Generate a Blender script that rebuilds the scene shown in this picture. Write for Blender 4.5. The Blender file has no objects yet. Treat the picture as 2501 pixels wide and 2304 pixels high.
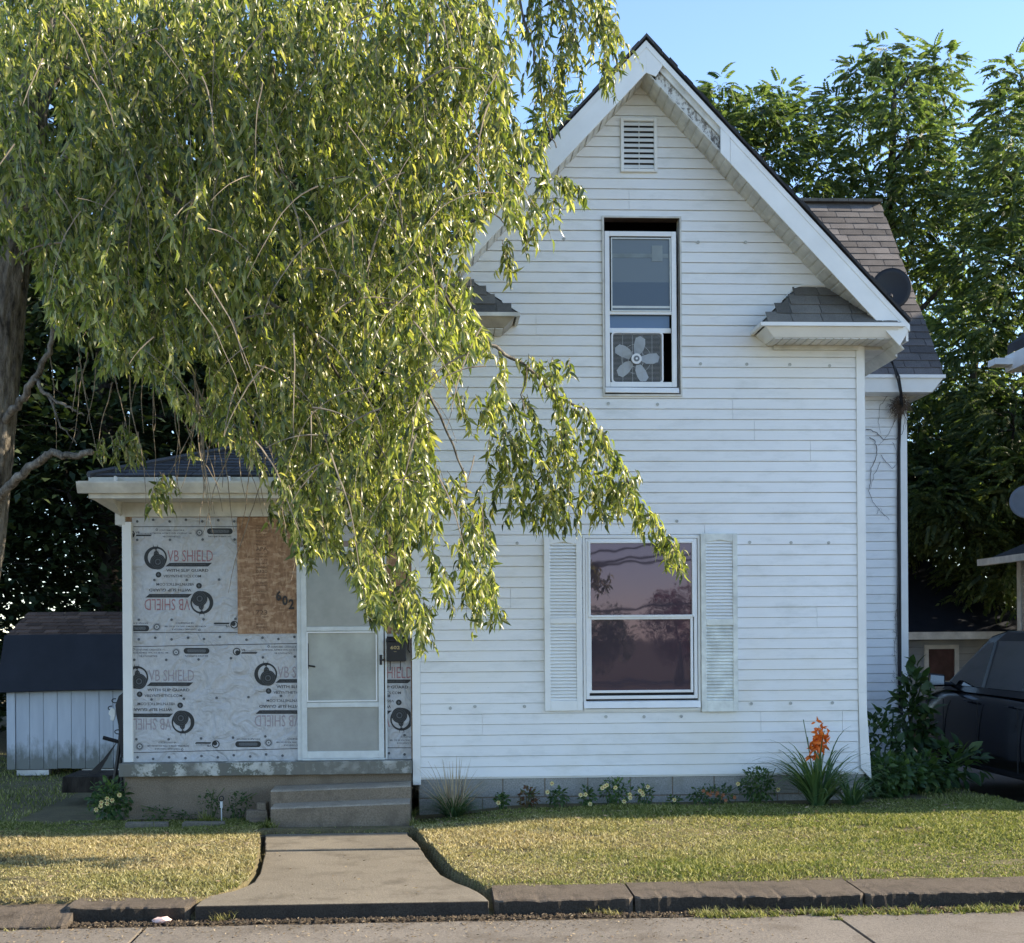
import bpy, bmesh, math, random
import numpy as np
from mathutils import Vector, Matrix
R = random.Random(7)
NR = np.random.default_rng(11)
SC = bpy.context.scene
COL = SC.collection

# ---------------------------------------------------------------- camera, world, sun, exposure
TH, ROLL, FPX = .055, .0068, 3430.0
CAMP = Vector((.2, -14.03, 1.63))
_F = Vector((math.sin(TH), math.cos(TH), 0)); _R0 = Vector((math.cos(TH), -math.sin(TH), 0)); _U0 = Vector((0, 0, 1))
_R = (_R0 - ROLL*_U0).normalized(); _U = (_U0 + ROLL*_R0).normalized()
UC, VH = 1250.5, 1545.0
cam = bpy.data.objects.new('camera', bpy.data.cameras.new('camera')); COL.objects.link(cam)
cam.data.sensor_fit = 'HORIZONTAL'; cam.data.sensor_width = 36; cam.data.lens = 36*FPX/2501
cam.data.shift_y = (VH-1152)/2501; cam.data.clip_end = 2000
M = Matrix((_R, _U, -_F)).transposed().to_4x4(); M.translation = CAMP
cam.matrix_world = M
SC.camera = cam

SUN_EL, SUN_BACK = 28.0, 2.6
w = bpy.data.worlds.new('World'); SC.world = w; w.use_nodes = True
nt = w.node_tree; nt.nodes.clear()
sky = nt.nodes.new('ShaderNodeTexSky'); sky.sky_type = 'NISHITA'; sky.sun_disc = False
sky.sun_elevation = math.radians(SUN_EL); sky.sun_rotation = math.radians(90-SUN_BACK)
sky.air_density = .8; sky.dust_density = .1; sky.ozone_density = 1.8; sky.altitude = 200
bg = nt.nodes.new('ShaderNodeBackground'); bg.inputs[1].default_value = .15
wo = nt.nodes.new('ShaderNodeOutputWorld')
nt.links.new(sky.outputs[0], bg.inputs[0]); nt.links.new(bg.outputs[0], wo.inputs[0])
sd = bpy.data.lights.new('sun', 'SUN'); sd.energy = 5.0; sd.angle = math.radians(.5); sd.color = (1, .86, .66)
sun = bpy.data.objects.new('sun', sd); COL.objects.link(sun)
_a = math.radians(SUN_BACK); _e = math.radians(SUN_EL)
SD = Vector((math.cos(_e)*math.cos(_a), math.cos(_e)*math.sin(_a), math.sin(_e)))
sun.rotation_euler = SD.to_track_quat('Z', 'Y').to_euler()
vs = SC.view_settings; vs.view_transform = 'Standard'; vs.look = 'None'; vs.gamma = 1; vs.exposure = 1.4; vs.use_curve_mapping = False
SC.render.engine = 'CYCLES'
SC.cycles.max_bounces = 7; SC.cycles.transparent_max_bounces = 8

# ---------------------------------------------------------------- pixel of the photograph -> point in the place
def ray(u, v): return _F + _R*((u-UC)/FPX) + _U*((VH-v)/FPX)
def P(u, v, y=0.0):
    d = ray(u, v); t = (y-CAMP.y)/d.y; return CAMP + d*t
def PZ(u, v, z):
    d = ray(u, v); t = (z-CAMP.z)/d.z; return CAMP + d*t
def PX(u, v, x):
    d = ray(u, v); t = (x-CAMP.x)/d.x; return CAMP + d*t
def X(u, y=0.0, v=1300): return P(u, v, y).x
def Z(v, y=0.0, u=1500): return P(u, v, y).z
K = 2501/2006.0     # pixels of the reduced view -> photograph

# ---------------------------------------------------------------- materials
def newmat(name):
    m = bpy.data.materials.new(name); m.use_nodes = True
    return m, m.node_tree, m.node_tree.nodes['Principled BSDF']
def node(nt, t, **k):
    n = nt.nodes.new(t)
    for a, b in k.items(): setattr(n, a, b)
    return n
def ramp(nt, fac, stops):
    r = nt.nodes.new('ShaderNodeValToRGB'); nt.links.new(fac, r.inputs[0])
    e = r.color_ramp.elements
    while len(e) < len(stops): e.new(.5)
    for i, (p, c) in enumerate(stops):
        e[i].position = p; e[i].color = (*c, 1) if len(c) == 3 else c
    return r.outputs[0]
def noise(nt, scale, detail=4, rough=.55, stretch=None, coord='P'):
    if coord == 'P':
        src = nt.nodes.new('ShaderNodeNewGeometry').outputs['Position']
    else:
        src = nt.nodes.new('ShaderNodeTexCoord').outputs['Object']
    if stretch:
        mp = nt.nodes.new('ShaderNodeMapping'); mp.inputs['Scale'].default_value = stretch
        nt.links.new(src, mp.inputs[0]); src = mp.outputs[0]
    n = nt.nodes.new('ShaderNodeTexNoise'); n.inputs['Scale'].default_value = scale
    n.inputs['Detail'].default_value = detail; n.inputs['Roughness'].default_value = rough
    nt.links.new(src, n.inputs['Vector']); return n.outputs['Fac']
def mixc(nt, fac, a, b, mode='MIX'):
    m = nt.nodes.new('ShaderNodeMix'); m.data_type = 'RGBA'; m.blend_type = mode
    if hasattr(fac, 'links') or not isinstance(fac, (int, float)): nt.links.new(fac, m.inputs[0])
    else: m.inputs[0].default_value = fac
    for s, i in ((a, 6), (b, 7)):
        if isinstance(s, tuple): m.inputs[i].default_value = (*s, 1)
        else: nt.links.new(s, m.inputs[i])
    return m.outputs[2]
def bump(nt, bs, h, strength=.3, dist=.01):
    b = nt.nodes.new('ShaderNodeBump'); b.inputs['Strength'].default_value = strength; b.inputs['Distance'].default_value = dist
    nt.links.new(h, b.inputs['Height']); nt.links.new(b.outputs[0], bs.inputs['Normal'])
def simple(name, c, rough=.6, var=.12, scale=6, bmp=0, metal=0, spec=.4, rnd=0, stretch=None):
    m, nt, bs = newmat(name)
    bs.inputs['Roughness'].default_value = rough; bs.inputs['Metallic'].default_value = metal
    bs.inputs['Specular IOR Level'].default_value = spec
    f = noise(nt, scale, 5, .6, stretch)
    lo = tuple(x*(1-var) for x in c); hi = tuple(min(1, x*(1+var)) for x in c)
    col = ramp(nt, f, [(.3, lo), (.7, hi)])
    if rnd:
        oi = nt.nodes.new('ShaderNodeObjectInfo')
        g = ramp(nt, oi.outputs['Random'], [(0, (1-rnd,)*3), (1, (1, 1, 1))])
        col = mixc(nt, 1.0, col, g, 'MULTIPLY')
    nt.links.new(col, bs.inputs['Base Color'])
    if bmp: bump(nt, bs, noise(nt, scale*8, 4), bmp, .01)
    return m
def isl(nt): return nt.nodes.new('ShaderNodeNewGeometry').outputs['Random Per Island']

def leafmat(name, cols, trans=.45, rough=.45, tcol=None, spec=.4):
    m, nt, bs = newmat(name)
    n = len(cols)
    c = ramp(nt, isl(nt), [(i/max(1, n-1), cc) for i, cc in enumerate(cols)])
    f = noise(nt, .8, 3)
    c = mixc(nt, 1.0, c, ramp(nt, f, [(.3, (.75,)*3), (.7, (1.15,)*3)]), 'MULTIPLY')
    nt.links.new(c, bs.inputs['Base Color']); bs.inputs['Roughness'].default_value = rough
    bs.inputs['Specular IOR Level'].default_value = spec
    tr = nt.nodes.new('ShaderNodeBsdfTranslucent')
    tc = mixc(nt, 1.0, c, tcol or (2.4, 2.3, 1.0), 'MULTIPLY'); nt.links.new(tc, tr.inputs[0])
    mx = nt.nodes.new('ShaderNodeMixShader'); mx.inputs[0].default_value = trans
    nt.links.new(bs.outputs[0], mx.inputs[1]); nt.links.new(tr.outputs[0], mx.inputs[2])
    nt.links.new(mx.outputs[0], nt.nodes['Material Output'].inputs[0])
    return m

MT = {}
def vinyl(name, c, grime_shade):
    m, nt, bs = newmat(name)
    bs.inputs['Roughness'].default_value = .42; bs.inputs['Specular IOR Level'].default_value = .35
    f = noise(nt, 1.1, 5, .6)
    col = ramp(nt, f, [(.3, tuple(x*.93 for x in c)), (.7, c)])
    # grey-green algae towards the ground and streaks of dirt
    f2 = noise(nt, 2.2, 6, .7, (1, 1, 3.0))
    g = ramp(nt, f2, [(.5, (0, 0, 0)), (.75, (grime_shade,)*3)])
    col = mixc(nt, g, col, (.33, .35, .30))
    y_ = ramp(nt, noise(nt, .55, 4, .6), [(.52, (0, 0, 0)), (.72, (.5,)*3)]); col = mixc(nt, y_, col, (.70, .66, .56))
    sp_ = ramp(nt, noise(nt, 30, 3, .8), [(.70, (0, 0, 0)), (.78, (.45,)*3)]); col = mixc(nt, sp_, col, (.30, .30, .27))
    oi = nt.nodes.new('ShaderNodeObjectInfo')
    col = mixc(nt, 1.0, col, ramp(nt, oi.outputs['Random'], [(0, (.975, .975, .975)), (1, (1, 1, 1))]), 'MULTIPLY')
    nt.links.new(col, bs.inputs['Base Color'])
    bump(nt, bs, noise(nt, 9, 3, .5, (.35, 1, 8)), .12, .01)
    return m
MT['siding'] = vinyl('white_vinyl', (.84, .845, .835), .3)
MT['siding_old'] = vinyl('old_grey_vinyl', (.27, .30, .33), .3)
MT['siding_beige'] = vinyl('beige_vinyl', (.36, .335, .30), .3)
MT['trim'] = simple('white_trim', (.78, .78, .75), .4, .06, 3)
MT['trim_dirty'] = simple('weathered_white_trim', (.62, .61, .56), .55, .22, 5)
MT['frame'] = simple('white_aluminium', (.80, .81, .81), .35, .05, 5)
MT['frame_old'] = simple('aged_aluminium', (.62, .65, .64), .45, .12, 8)
MT['shutter'] = simple('shutter_plastic', (.80, .81, .79), .45, .05, 4)
MT['shutter_mould'] = simple('mouldy_shutter_plastic', (.70, .72, .67), .55, .2, 7)
MT['gap'] = simple('dark_gap', (.03, .03, .03), .9, .1)
MT['interior'] = simple('dark_room', (.02, .018, .016), .9, .2)
MT['reveal'] = simple('bare_window_reveal', (.07, .05, .04), .8, .3, 12)
MT['black'] = simple('black_metal', (.018, .018, .02), .45, .2, 10)
MT['rubber'] = simple('black_cable', (.015, .015, .017), .5, .1)
MT['soil'] = simple('dark_soil', (.06, .045, .03), .95, .4, 14, .8)
MT['dead'] = simple('dry_stems', (.42, .34, .22), .8, .3, 10)
MT['twig'] = simple('twig_bark', (.22, .18, .13), .85, .4, 12)
MT['darktwig'] = simple('dark_limb_bark', (.07, .06, .05), .9, .3, 8, .5)

def conc(name, c, dirt, ds, b=.5):
    m, nt, bs = newmat(name); bs.inputs['Roughness'].default_value = .9; bs.inputs['Specular IOR Level'].default_value = .2
    f = noise(nt, 1.3, 6, .6); col = ramp(nt, f, [(.25, tuple(x*.72 for x in c)), (.75, c)])
    sp = noise(nt, 85, 3, .7); col = mixc(nt, 1.0, col, ramp(nt, sp, [(.3, (.62,)*3), (.6, (1.12,)*3)]), 'MULTIPLY')
    d = ramp(nt, noise(nt, ds, 6, .7), [(.5, (0, 0, 0)), (.68, (.75,)*3)])
    col = mixc(nt, d, col, dirt)
    nt.links.new(col, bs.inputs['Base Color'])
    bump(nt, bs, noise(nt, 55, 6, .8), b, .006 if b < .95 else .022)
    return m
MT['walk'] = conc('walk_concrete', (.225, .198, .155), (.10, .086, .066), 3.2, .9)
MT['kerb'] = conc('kerb_concrete', (.17, .14, .11), (.06, .048, .036), 6, 1.0)
MT['kerb_face'] = MT['kerb']
MT['street'] = conc('street_concrete', (.22, .195, .165), (.11, .092, .072), 2.2, .9)
MT['found'] = conc('foundation_concrete', (.29, .235, .175), (.17, .135, .10), 3, .5)
MT['step'] = conc('step_concrete', (.28, .225, .165), (.12, .095, .07), 5, .8)
MT['block'] = conc('block_concrete', (.36, .355, .33), (.22, .22, .19), 5, .7)
MT['grime_shade'] = conc('grimy_shaded_kerb_face', (.075, .064, .052), (.035, .03, .025), 7, 1.0)  # shade on the street-facing faces painted in along with splash grime
MT['sunlit_tread'] = conc('sunlit_step_tread', (.42, .37, .30), (.22, .19, .15), 7, .7)  # paler colour paints the sunlit band onto the treads
MT['drive'] = conc('drive_concrete', (.26, .25, .235), (.18, .17, .16), 2, .4)

def slabpaint():
    m, nt, bs = newmat('peeling_slab_paint'); bs.inputs['Roughness'].default_value = .8
    f = noise(nt, 7, 8, .75); col = ramp(nt, f, [(.46, (.15, .15, .13)), (.5, (.13, .14, .11)), (.56, (.50, .50, .46)), (.72, (.60, .60, .56))])
    g = ramp(nt, noise(nt, 1.5, 3), [(.40, (1, 1, 1)), (.56, (0, 0, 0))])
    col = mixc(nt, g, col, (.17, .165, .14))
    nt.links.new(col, bs.inputs['Base Color']); bump(nt, bs, f, .4, .01); return m
MT['slab'] = slabpaint()

def peeling():
    m, nt, bs = newmat('peeling_wood'); bs.inputs['Roughness'].default_value = .85
    f = noise(nt, 26, 7, .75, (1, 1, .6)); col = ramp(nt, f, [(.40, (.13, .115, .10)), (.47, (.24, .22, .19)), (.52, (.60, .59, .54)), (.7, (.68, .67, .62))])
    nt.links.new(col, bs.inputs['Base Color']); bump(nt, bs, f, .7, .01); return m
MT['peel'] = peeling()

def osb():
    m, nt, bs = newmat('strand_board'); bs.inputs['Roughness'].default_value = .8
    src = nt.nodes.new('ShaderNodeNewGeometry').outputs['Position']
    mp = nt.nodes.new('ShaderNodeMapping'); mp.inputs['Scale'].default_value = (1, 1, .35); nt.links.new(src, mp.inputs[0])
    v = nt.nodes.new('ShaderNodeTexVoronoi'); v.inputs['Scale'].default_value = 55; nt.links.new(mp.outputs[0], v.inputs['Vector'])
    mp2 = nt.nodes.new('ShaderNodeMapping'); mp2.inputs['Scale'].default_value = (.4, 1, 1); mp2.inputs['Rotation'].default_value = (0, .7, 0); nt.links.new(src, mp2.inputs[0])
    v2 = nt.nodes.new('ShaderNodeTexVoronoi'); v2.inputs['Scale'].default_value = 48; nt.links.new(mp2.outputs[0], v2.inputs['Vector'])
    s1 = nt.nodes.new('ShaderNodeSeparateColor'); nt.links.new(v.outputs['Color'], s1.inputs[0])
    s2 = nt.nodes.new('ShaderNodeSeparateColor'); nt.links.new(v2.outputs['Color'], s2.inputs[0])
    c1 = ramp(nt, s1.outputs[0], [(0, (.27, .15, .085)), (.6, (.40, .24, .14)), (1, (.58, .40, .26))])
    c2 = ramp(nt, s2.outputs[0], [(0, (.25, .14, .08)), (.7, (.42, .26, .155)), (1, (.64, .46, .31))])
    c = mixc(nt, .5, c1, c2)
    c = mixc(nt, 1.0, c, ramp(nt, noise(nt, 5, 5, .7), [(.3, (.7, .66, .6)), (.7, (1.1, 1.1, 1.1))]), 'MULTIPLY')
    nt.links.new(c, bs.inputs['Base Color']); bump(nt, bs, s1.outputs[0], .2, .003); return m
MT['osb'] = osb()

def wrap():
    m, nt, bs = newmat('house_wrap_film'); bs.inputs['Roughness'].default_value = .33; bs.inputs['Specular IOR Level'].default_value = .5
    f = noise(nt, 3.5, 6, .65); f2 = noise(nt, 22, 5, .7)
    c = mixc(nt, .5, ramp(nt, f, [(.3, (.42, .43, .44)), (.7, (.54, .55, .57))]), ramp(nt, f2, [(.35, (.40, .41, .42)), (.65, (.58, .59, .61))]))
    nt.links.new(c, bs.inputs['Base Color'])
    # creases
    mu = nt.nodes.new('ShaderNodeTexNoise'); mu.inputs['Scale'].default_value = 5; mu.inputs['Detail'].default_value = 6; mu.inputs['Distortion'].default_value = 1.2
    nt.links.new(nt.nodes.new('ShaderNodeNewGeometry').outputs['Position'], mu.inputs['Vector'])
    bump(nt, bs, mu.outputs['Fac'], 1.0, .06); return m
MT['wrap'] = wrap()
MT['ink'] = simple('black_ink', (.025, .028, .03), .5, .2, 60)
MT['redink'] = simple('red_ink', (.34, .17, .18), .5, .3, 60)
MT['fadedink'] = simple('faded_ink', (.33, .29, .31), .5, .15, 50)
MT['greyink'] = simple('grey_ink', (.10, .11, .12), .5, .5, 130)
MT['brownink'] = simple('brown_ink', (.15, .09, .055), .7, .6, 90)
MT['gold'] = simple('gold_numbers', (.45, .34, .16), .45, .1)
MT['numblack'] = simple('black_numbers', (.025, .018, .015), .4, .1)

def shingle(name, c, amt=.2):
    m, nt, bs = newmat(name); bs.inputs['Roughness'].default_value = .9; bs.inputs['Specular IOR Level'].default_value = .2
    f = noise(nt, 5, 5); col = ramp(nt, f, [(.3, tuple(x*.75 for x in c)), (.7, c)])
    col = mixc(nt, 1.0, col, ramp(nt, noise(nt, 140, 2), [(.3, (.6,)*3), (.7, (1.25,)*3)]), 'MULTIPLY')
    oi = nt.nodes.new('ShaderNodeObjectInfo')
    col = mixc(nt, 1.0, col, ramp(nt, oi.outputs['Random'], [(0, (1-amt*2,)*3), (1, (1.15,)*3)]), 'MULTIPLY')
    nt.links.new(col, bs.inputs['Base Color']); bump(nt, bs, noise(nt, 140, 2), .5, .004); return m
MT['sh_grey'] = shingle('grey_shingle', (.17, .155, .145))
MT['sh_dark'] = shingle('dark_shingle', (.085, .085, .09))
MT['sh_brown'] = shingle('brown_shingle', (.17, .11, .08))
MT['sh_old'] = shingle('old_mossy_and_lit_shingle', (.19, .175, .15))  # old return roofs; also the wing ridge cap, to look sunlit
MT['brownish'] = simple('dark_brown_trim', (.34, .31, .26), .7, .3, 5)  # darker brown tone for the left return fascia
MT['sh_navy'] = shingle('navy_shingle', (.022, .026, .036))
MT['black_roof'] = simple('black_roofing', (.012, .013, .017), .7, .3, 3)  # near-black tone for the steep lower slope of the shed
MT['boards'] = simple('white_painted_boards', (.55, .58, .62), .6, .12, 3, .2, stretch=(3, 3, .6))
def shedmat():
    m, nt, bs = newmat('shed_board_paint'); bs.inputs['Roughness'].default_value = .65
    c = ramp(nt, noise(nt, 3, 4, .6, (3, 3, .5)), [(.3, (.50, .53, .57)), (.7, (.60, .63, .67))])
    pos = nt.nodes.new('ShaderNodeSeparateXYZ'); nt.links.new(nt.nodes.new('ShaderNodeNewGeometry').outputs['Position'], pos.inputs[0])
    ad = nt.nodes.new('ShaderNodeMath'); ad.operation = 'MULTIPLY_ADD'; nt.links.new(noise(nt, 5, 6, .7, (2, 2, .8)), ad.inputs[0]); ad.inputs[1].default_value = -.75; nt.links.new(pos.outputs[2], ad.inputs[2])
    g = ramp(nt, ad.outputs[0], [(-.0, (1, 1, 1)), (.02, (0, 0, 0))])
    mr = nt.nodes.new('ShaderNodeMapRange'); mr.inputs[1].default_value = -.36; mr.inputs[2].default_value = -.12; mr.inputs[3].default_value = 1; mr.inputs[4].default_value = 0
    nt.links.new(ad.outputs[0], mr.inputs[0])
    c = mixc(nt, mr.outputs[0], c, (.20, .21, .19))
    nt.links.new(c, bs.inputs['Base Color']); return m
MT['shed'] = shedmat()

def glass(name, tint, rough=.05, wav=.0, spec=.5, scale=3):
    m, nt, bs = newmat(name); bs.inputs['Base Color'].default_value = (*tint, 1); bs.inputs['Roughness'].default_value = rough
    bs.inputs['Specular IOR Level'].default_value = spec
    if wav: bump(nt, bs, noise(nt, scale, 2, .4), wav, .02)
    return m, nt, bs
def mirrorpane():
    m, nt, bs = newmat('purple_tinted_pane'); bs.inputs['Base Color'].default_value = (.10, .065, .09, 1); bs.inputs['Roughness'].default_value = .5
    g = nt.nodes.new('ShaderNodeBsdfGlossy'); g.inputs['Roughness'].default_value = .02; g.inputs['Color'].default_value = (.10, .075, .10, 1)
    bp = nt.nodes.new('ShaderNodeBump'); bp.inputs['Strength'].default_value = .03; bp.inputs['Distance'].default_value = .02
    nt.links.new(noise(nt, 5.5, 1, .4, (1, 1, .5)), bp.inputs['Height']); nt.links.new(bp.outputs[0], g.inputs['Normal'])
    mx = nt.nodes.new('ShaderNodeMixShader'); mx.inputs[0].default_value = .6
    nt.links.new(bs.outputs[0], mx.inputs[1]); nt.links.new(g.outputs[0], mx.inputs[2]); nt.links.new(mx.outputs[0], nt.nodes['Material Output'].inputs[0]); return m
MT['pane_lower'] = mirrorpane()
def pane_up():
    m, nt, bs = glass('screened_pane', (.14, .17, .19), .25, .05, .5)
    pos = nt.nodes.new('ShaderNodeSeparateXYZ'); nt.links.new(nt.nodes.new('ShaderNodeNewGeometry').outputs['Position'], pos.inputs[0])
    return m
MT['pane_screen'] = pane_up()
MT['pane_blue'] = glass('blue_curtain_pane', (.10, .16, .26), .12, .05, .6)[0]
MT['pane_door'] = glass('hazy_door_pane', (.30, .34, .33), .12, .1, .5)[0]
def doorpane(name, a, b, s):
    m, nt, bs = newmat(name); bs.inputs['Roughness'].default_value = .14; bs.inputs['Specular IOR Level'].default_value = .5
    c = ramp(nt, noise(nt, s, 5, .6), [(.35, a), (.65, b)]); nt.links.new(c, bs.inputs['Base Color'])
    bump(nt, bs, noise(nt, 2.5, 2), .05, .02); return m
MT['pane_door'] = doorpane('hazy_door_pane', (.24, .255, .25), (.32, .335, .325), 3)
MT['pane_door2'] = doorpane('bright_door_pane', (.28, .30, .28), (.44, .46, .43), 2)
MT['panel_door'] = doorpane('dusty_door_panel', (.30, .31, .29), (.37, .38, .355), 4)
MT['clutter'] = simple('pale_room_things', (.35, .38, .40), .7, .2, 8)
MT['curtain'] = simple('blue_curtain', (.10, .15, .22), .9, .25, 6)
MT['fan'] = simple('fan_plastic', (.78, .79, .80), .4, .04)
MT['fanblade'] = simple('fan_blade_plastic', (.50, .54, .58), .45, .08)
MT['fangrey'] = simple('fan_grey_ring', (.16, .18, .2), .5, .05)
MT['dish'] = simple('black_dish', (.02, .02, .022), .55, .1)
MT['dishgrey'] = simple('grey_dish', (.22, .23, .25), .5, .1)
MT['vine'] = simple('dead_vine', (.11, .09, .08), .9, .3)
MT['nest'] = simple('nest_straw', (.12, .085, .06), .95, .5, 20)
MT['bark'] = None
def barkm(name, a, b, s=9):
    m, nt, bs = newmat(name); bs.inputs['Roughness'].default_value = .95; bs.inputs['Specular IOR Level'].default_value = .15
    f = noise(nt, s, 7, .7, (1, 1, .28)); c = ramp(nt, f, [(.35, a), (.65, b)]); nt.links.new(c, bs.inputs['Base Color'])
    bump(nt, bs, f, 1.0, .05); return m
MT['bark'] = barkm('furrowed_bark', (.035, .032, .028), (.30, .27, .225), 18)
MT['bark_dark'] = barkm('dark_bark', (.02, .017, .014), (.07, .06, .05))
MT['leaf'] = leafmat('drooping_leaf', [(.035, .052, .018), (.075, .102, .028), (.13, .163, .04), (.19, .215, .056), (.26, .27, .085), (.42, .39, .18)], .46, .33, (2.0, 2.08, 1.0), .65)
MT['leaf_bg'] = leafmat('compound_leaf', [(.038, .062, .026), (.064, .094, .034), (.10, .132, .044), (.15, .175, .068)], .44, .5, (1.9, 2.1, 1.1))
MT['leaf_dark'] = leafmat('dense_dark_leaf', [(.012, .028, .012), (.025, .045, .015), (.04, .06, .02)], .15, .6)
MT['leaf_plant'] = leafmat('garden_leaf', [(.025, .06, .02), (.05, .10, .03), (.09, .14, .04)], .3, .45)
MT['leaf_red'] = leafmat('purple_red_leaf', [(.10, .01, .02), (.18, .02, .035), (.25, .03, .05)], .4, .45, (1.6, .8, .8))
MT['leaf_brown'] = leafmat('brown_green_leaf', [(.10, .035, .02), (.09, .07, .03), (.14, .10, .04)], .3, .5)
MT['leaf_lily'] = leafmat('lily_leaf', [(.03, .07, .03), (.07, .13, .045), (.12, .17, .06)], .2, .45)
MT['petal_o'] = leafmat('orange_petal', [(.60, .13, .015), (.80, .20, .02), (.45, .14, .03)], .3, .5, (1.2, .9, .8))
MT['petal_y'] = leafmat('yellow_petal', [(.75, .62, .18), (.80, .72, .35)], .2, .5, (1, 1, 1))
MT['petal_r'] = leafmat('rusty_petal', [(.42, .12, .05), (.55, .22, .09)], .2, .5, (1, 1, 1))
MT['pink'] = simple('pale_wrapper', (.80, .55, .48), .5, .2, 12)
MT['carpaint'] = None
m, nt_, bs_ = newmat('dark_navy_car_paint'); bs_.inputs['Base Color'].default_value = (.006, .006, .010, 1); bs_.inputs['Roughness'].default_value = .16; bs_.inputs['Specular IOR Level'].default_value = .3
bs_.inputs['Coat Weight'].default_value = .12; bs_.inputs['Coat Roughness'].default_value = .04
bump(nt_, bs_, noise(nt_, 4, 2), .02, .02); MT['carpaint'] = m
MT['carglass'] = glass('dark_car_glass', (.01, .012, .014), .03, .01, 1.0)[0]; MT['carglass'].node_tree.nodes['Principled BSDF'].inputs['IOR'].default_value = 2.0
MT['chrome'] = simple('mirror_glass', (.35, .37, .4), .15, .05, metal=1)

def grassm():
    m, nt, bs = newmat('grass_blade'); bs.inputs['Roughness'].default_value = .7; bs.inputs['Specular IOR Level'].default_value = .2
    dry = ramp(nt, isl(nt), [(0, (.14, .11, .06)), (.35, (.31, .255, .13)), (.7, (.45, .385, .205)), (1, (.68, .60, .40))])
    grn = ramp(nt, isl(nt), [(0, (.06, .085, .02)), (.4, (.15, .18, .045)), (.75, (.26, .27, .08)), (1, (.50, .47, .24))])
    # the lawn is straw-dry left of the walk and in patches, greener to the right, by the kerb and by the house
    geo = nt.nodes.new('ShaderNodeNewGeometry'); sp = nt.nodes.new('ShaderNodeSeparateXYZ'); nt.links.new(geo.outputs['Position'], sp.inputs[0])
    mr = nt.nodes.new('ShaderNodeMapRange'); mr.inputs[1].default_value = .5; mr.inputs[2].default_value = 5.5; mr.inputs[3].default_value = -.08; mr.inputs[4].default_value = .42
    nt.links.new(sp.outputs[0], mr.inputs[0])
    my = nt.nodes.new('ShaderNodeMapRange'); my.inputs[1].default_value = -1.5; my.inputs[2].default_value = -.3; my.inputs[3].default_value = 0; my.inputs[4].default_value = .75
    nt.links.new(sp.outputs[1], my.inputs[0])
    my2 = nt.nodes.new('ShaderNodeMapRange'); my2.inputs[1].default_value = -2.6; my2.inputs[2].default_value = -3.6; my2.inputs[3].default_value = 0; my2.inputs[4].default_value = .16
    nt.links.new(sp.outputs[1], my2.inputs[0])
    a = nt.nodes.new('ShaderNodeMath'); a.operation = 'ADD'; nt.links.new(mr.outputs[0], a.inputs[0]); nt.links.new(my.outputs[0], a.inputs[1])
    a2 = nt.nodes.new('ShaderNodeMath'); a2.operation = 'ADD'; nt.links.new(a.outputs[0], a2.inputs[0]); nt.links.new(my2.outputs[0], a2.inputs[1])
    n = noise(nt, 1.1, 5, .65, (.6, 1.3, 1))
    b = nt.nodes.new('ShaderNodeMath'); b.operation = 'ADD'; nt.links.new(a2.outputs[0], b.inputs[0]); nt.links.new(n, b.inputs[1])
    f = ramp(nt, b.outputs[0], [(.42, (0, 0, 0)), (.78, (1, 1, 1))])
    c = mixc(nt, f, dry, grn)
    nt.links.new(c, bs.inputs['Base Color'])
    tr = nt.nodes.new('ShaderNodeBsdfTranslucent'); nt.links.new(mixc(nt, 1.0, c, (1.4, 1.4, .9), 'MULTIPLY'), tr.inputs[0])
    mx = nt.nodes.new('ShaderNodeMixShader'); mx.inputs[0].default_value = .35
    nt.links.new(bs.outputs[0], mx.inputs[1]); nt.links.new(tr.outputs[0], mx.inputs[2]); nt.links.new(mx.outputs[0], nt.nodes['Material Output'].inputs[0])
    return m
MT['grass'] = grassm()
def groundm():
    m, nt, bs = newmat('lawn_ground'); bs.inputs['Roughness'].default_value = .95
    c = ramp(nt, noise(nt, 3, 6, .7), [(.35, (.10, .085, .04)), (.55, (.16, .13, .06)), (.7, (.08, .095, .03))])
    c = mixc(nt, 1.0, c, ramp(nt, noise(nt, 90, 3), [(.3, (.5,)*3), (.7, (1.3,)*3)]), 'MULTIPLY')
    nt.links.new(c, bs.inputs['Base Color']); bump(nt, bs, noise(nt, 60, 4), .8, .02); return m
MT['ground'] = groundm()

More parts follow.
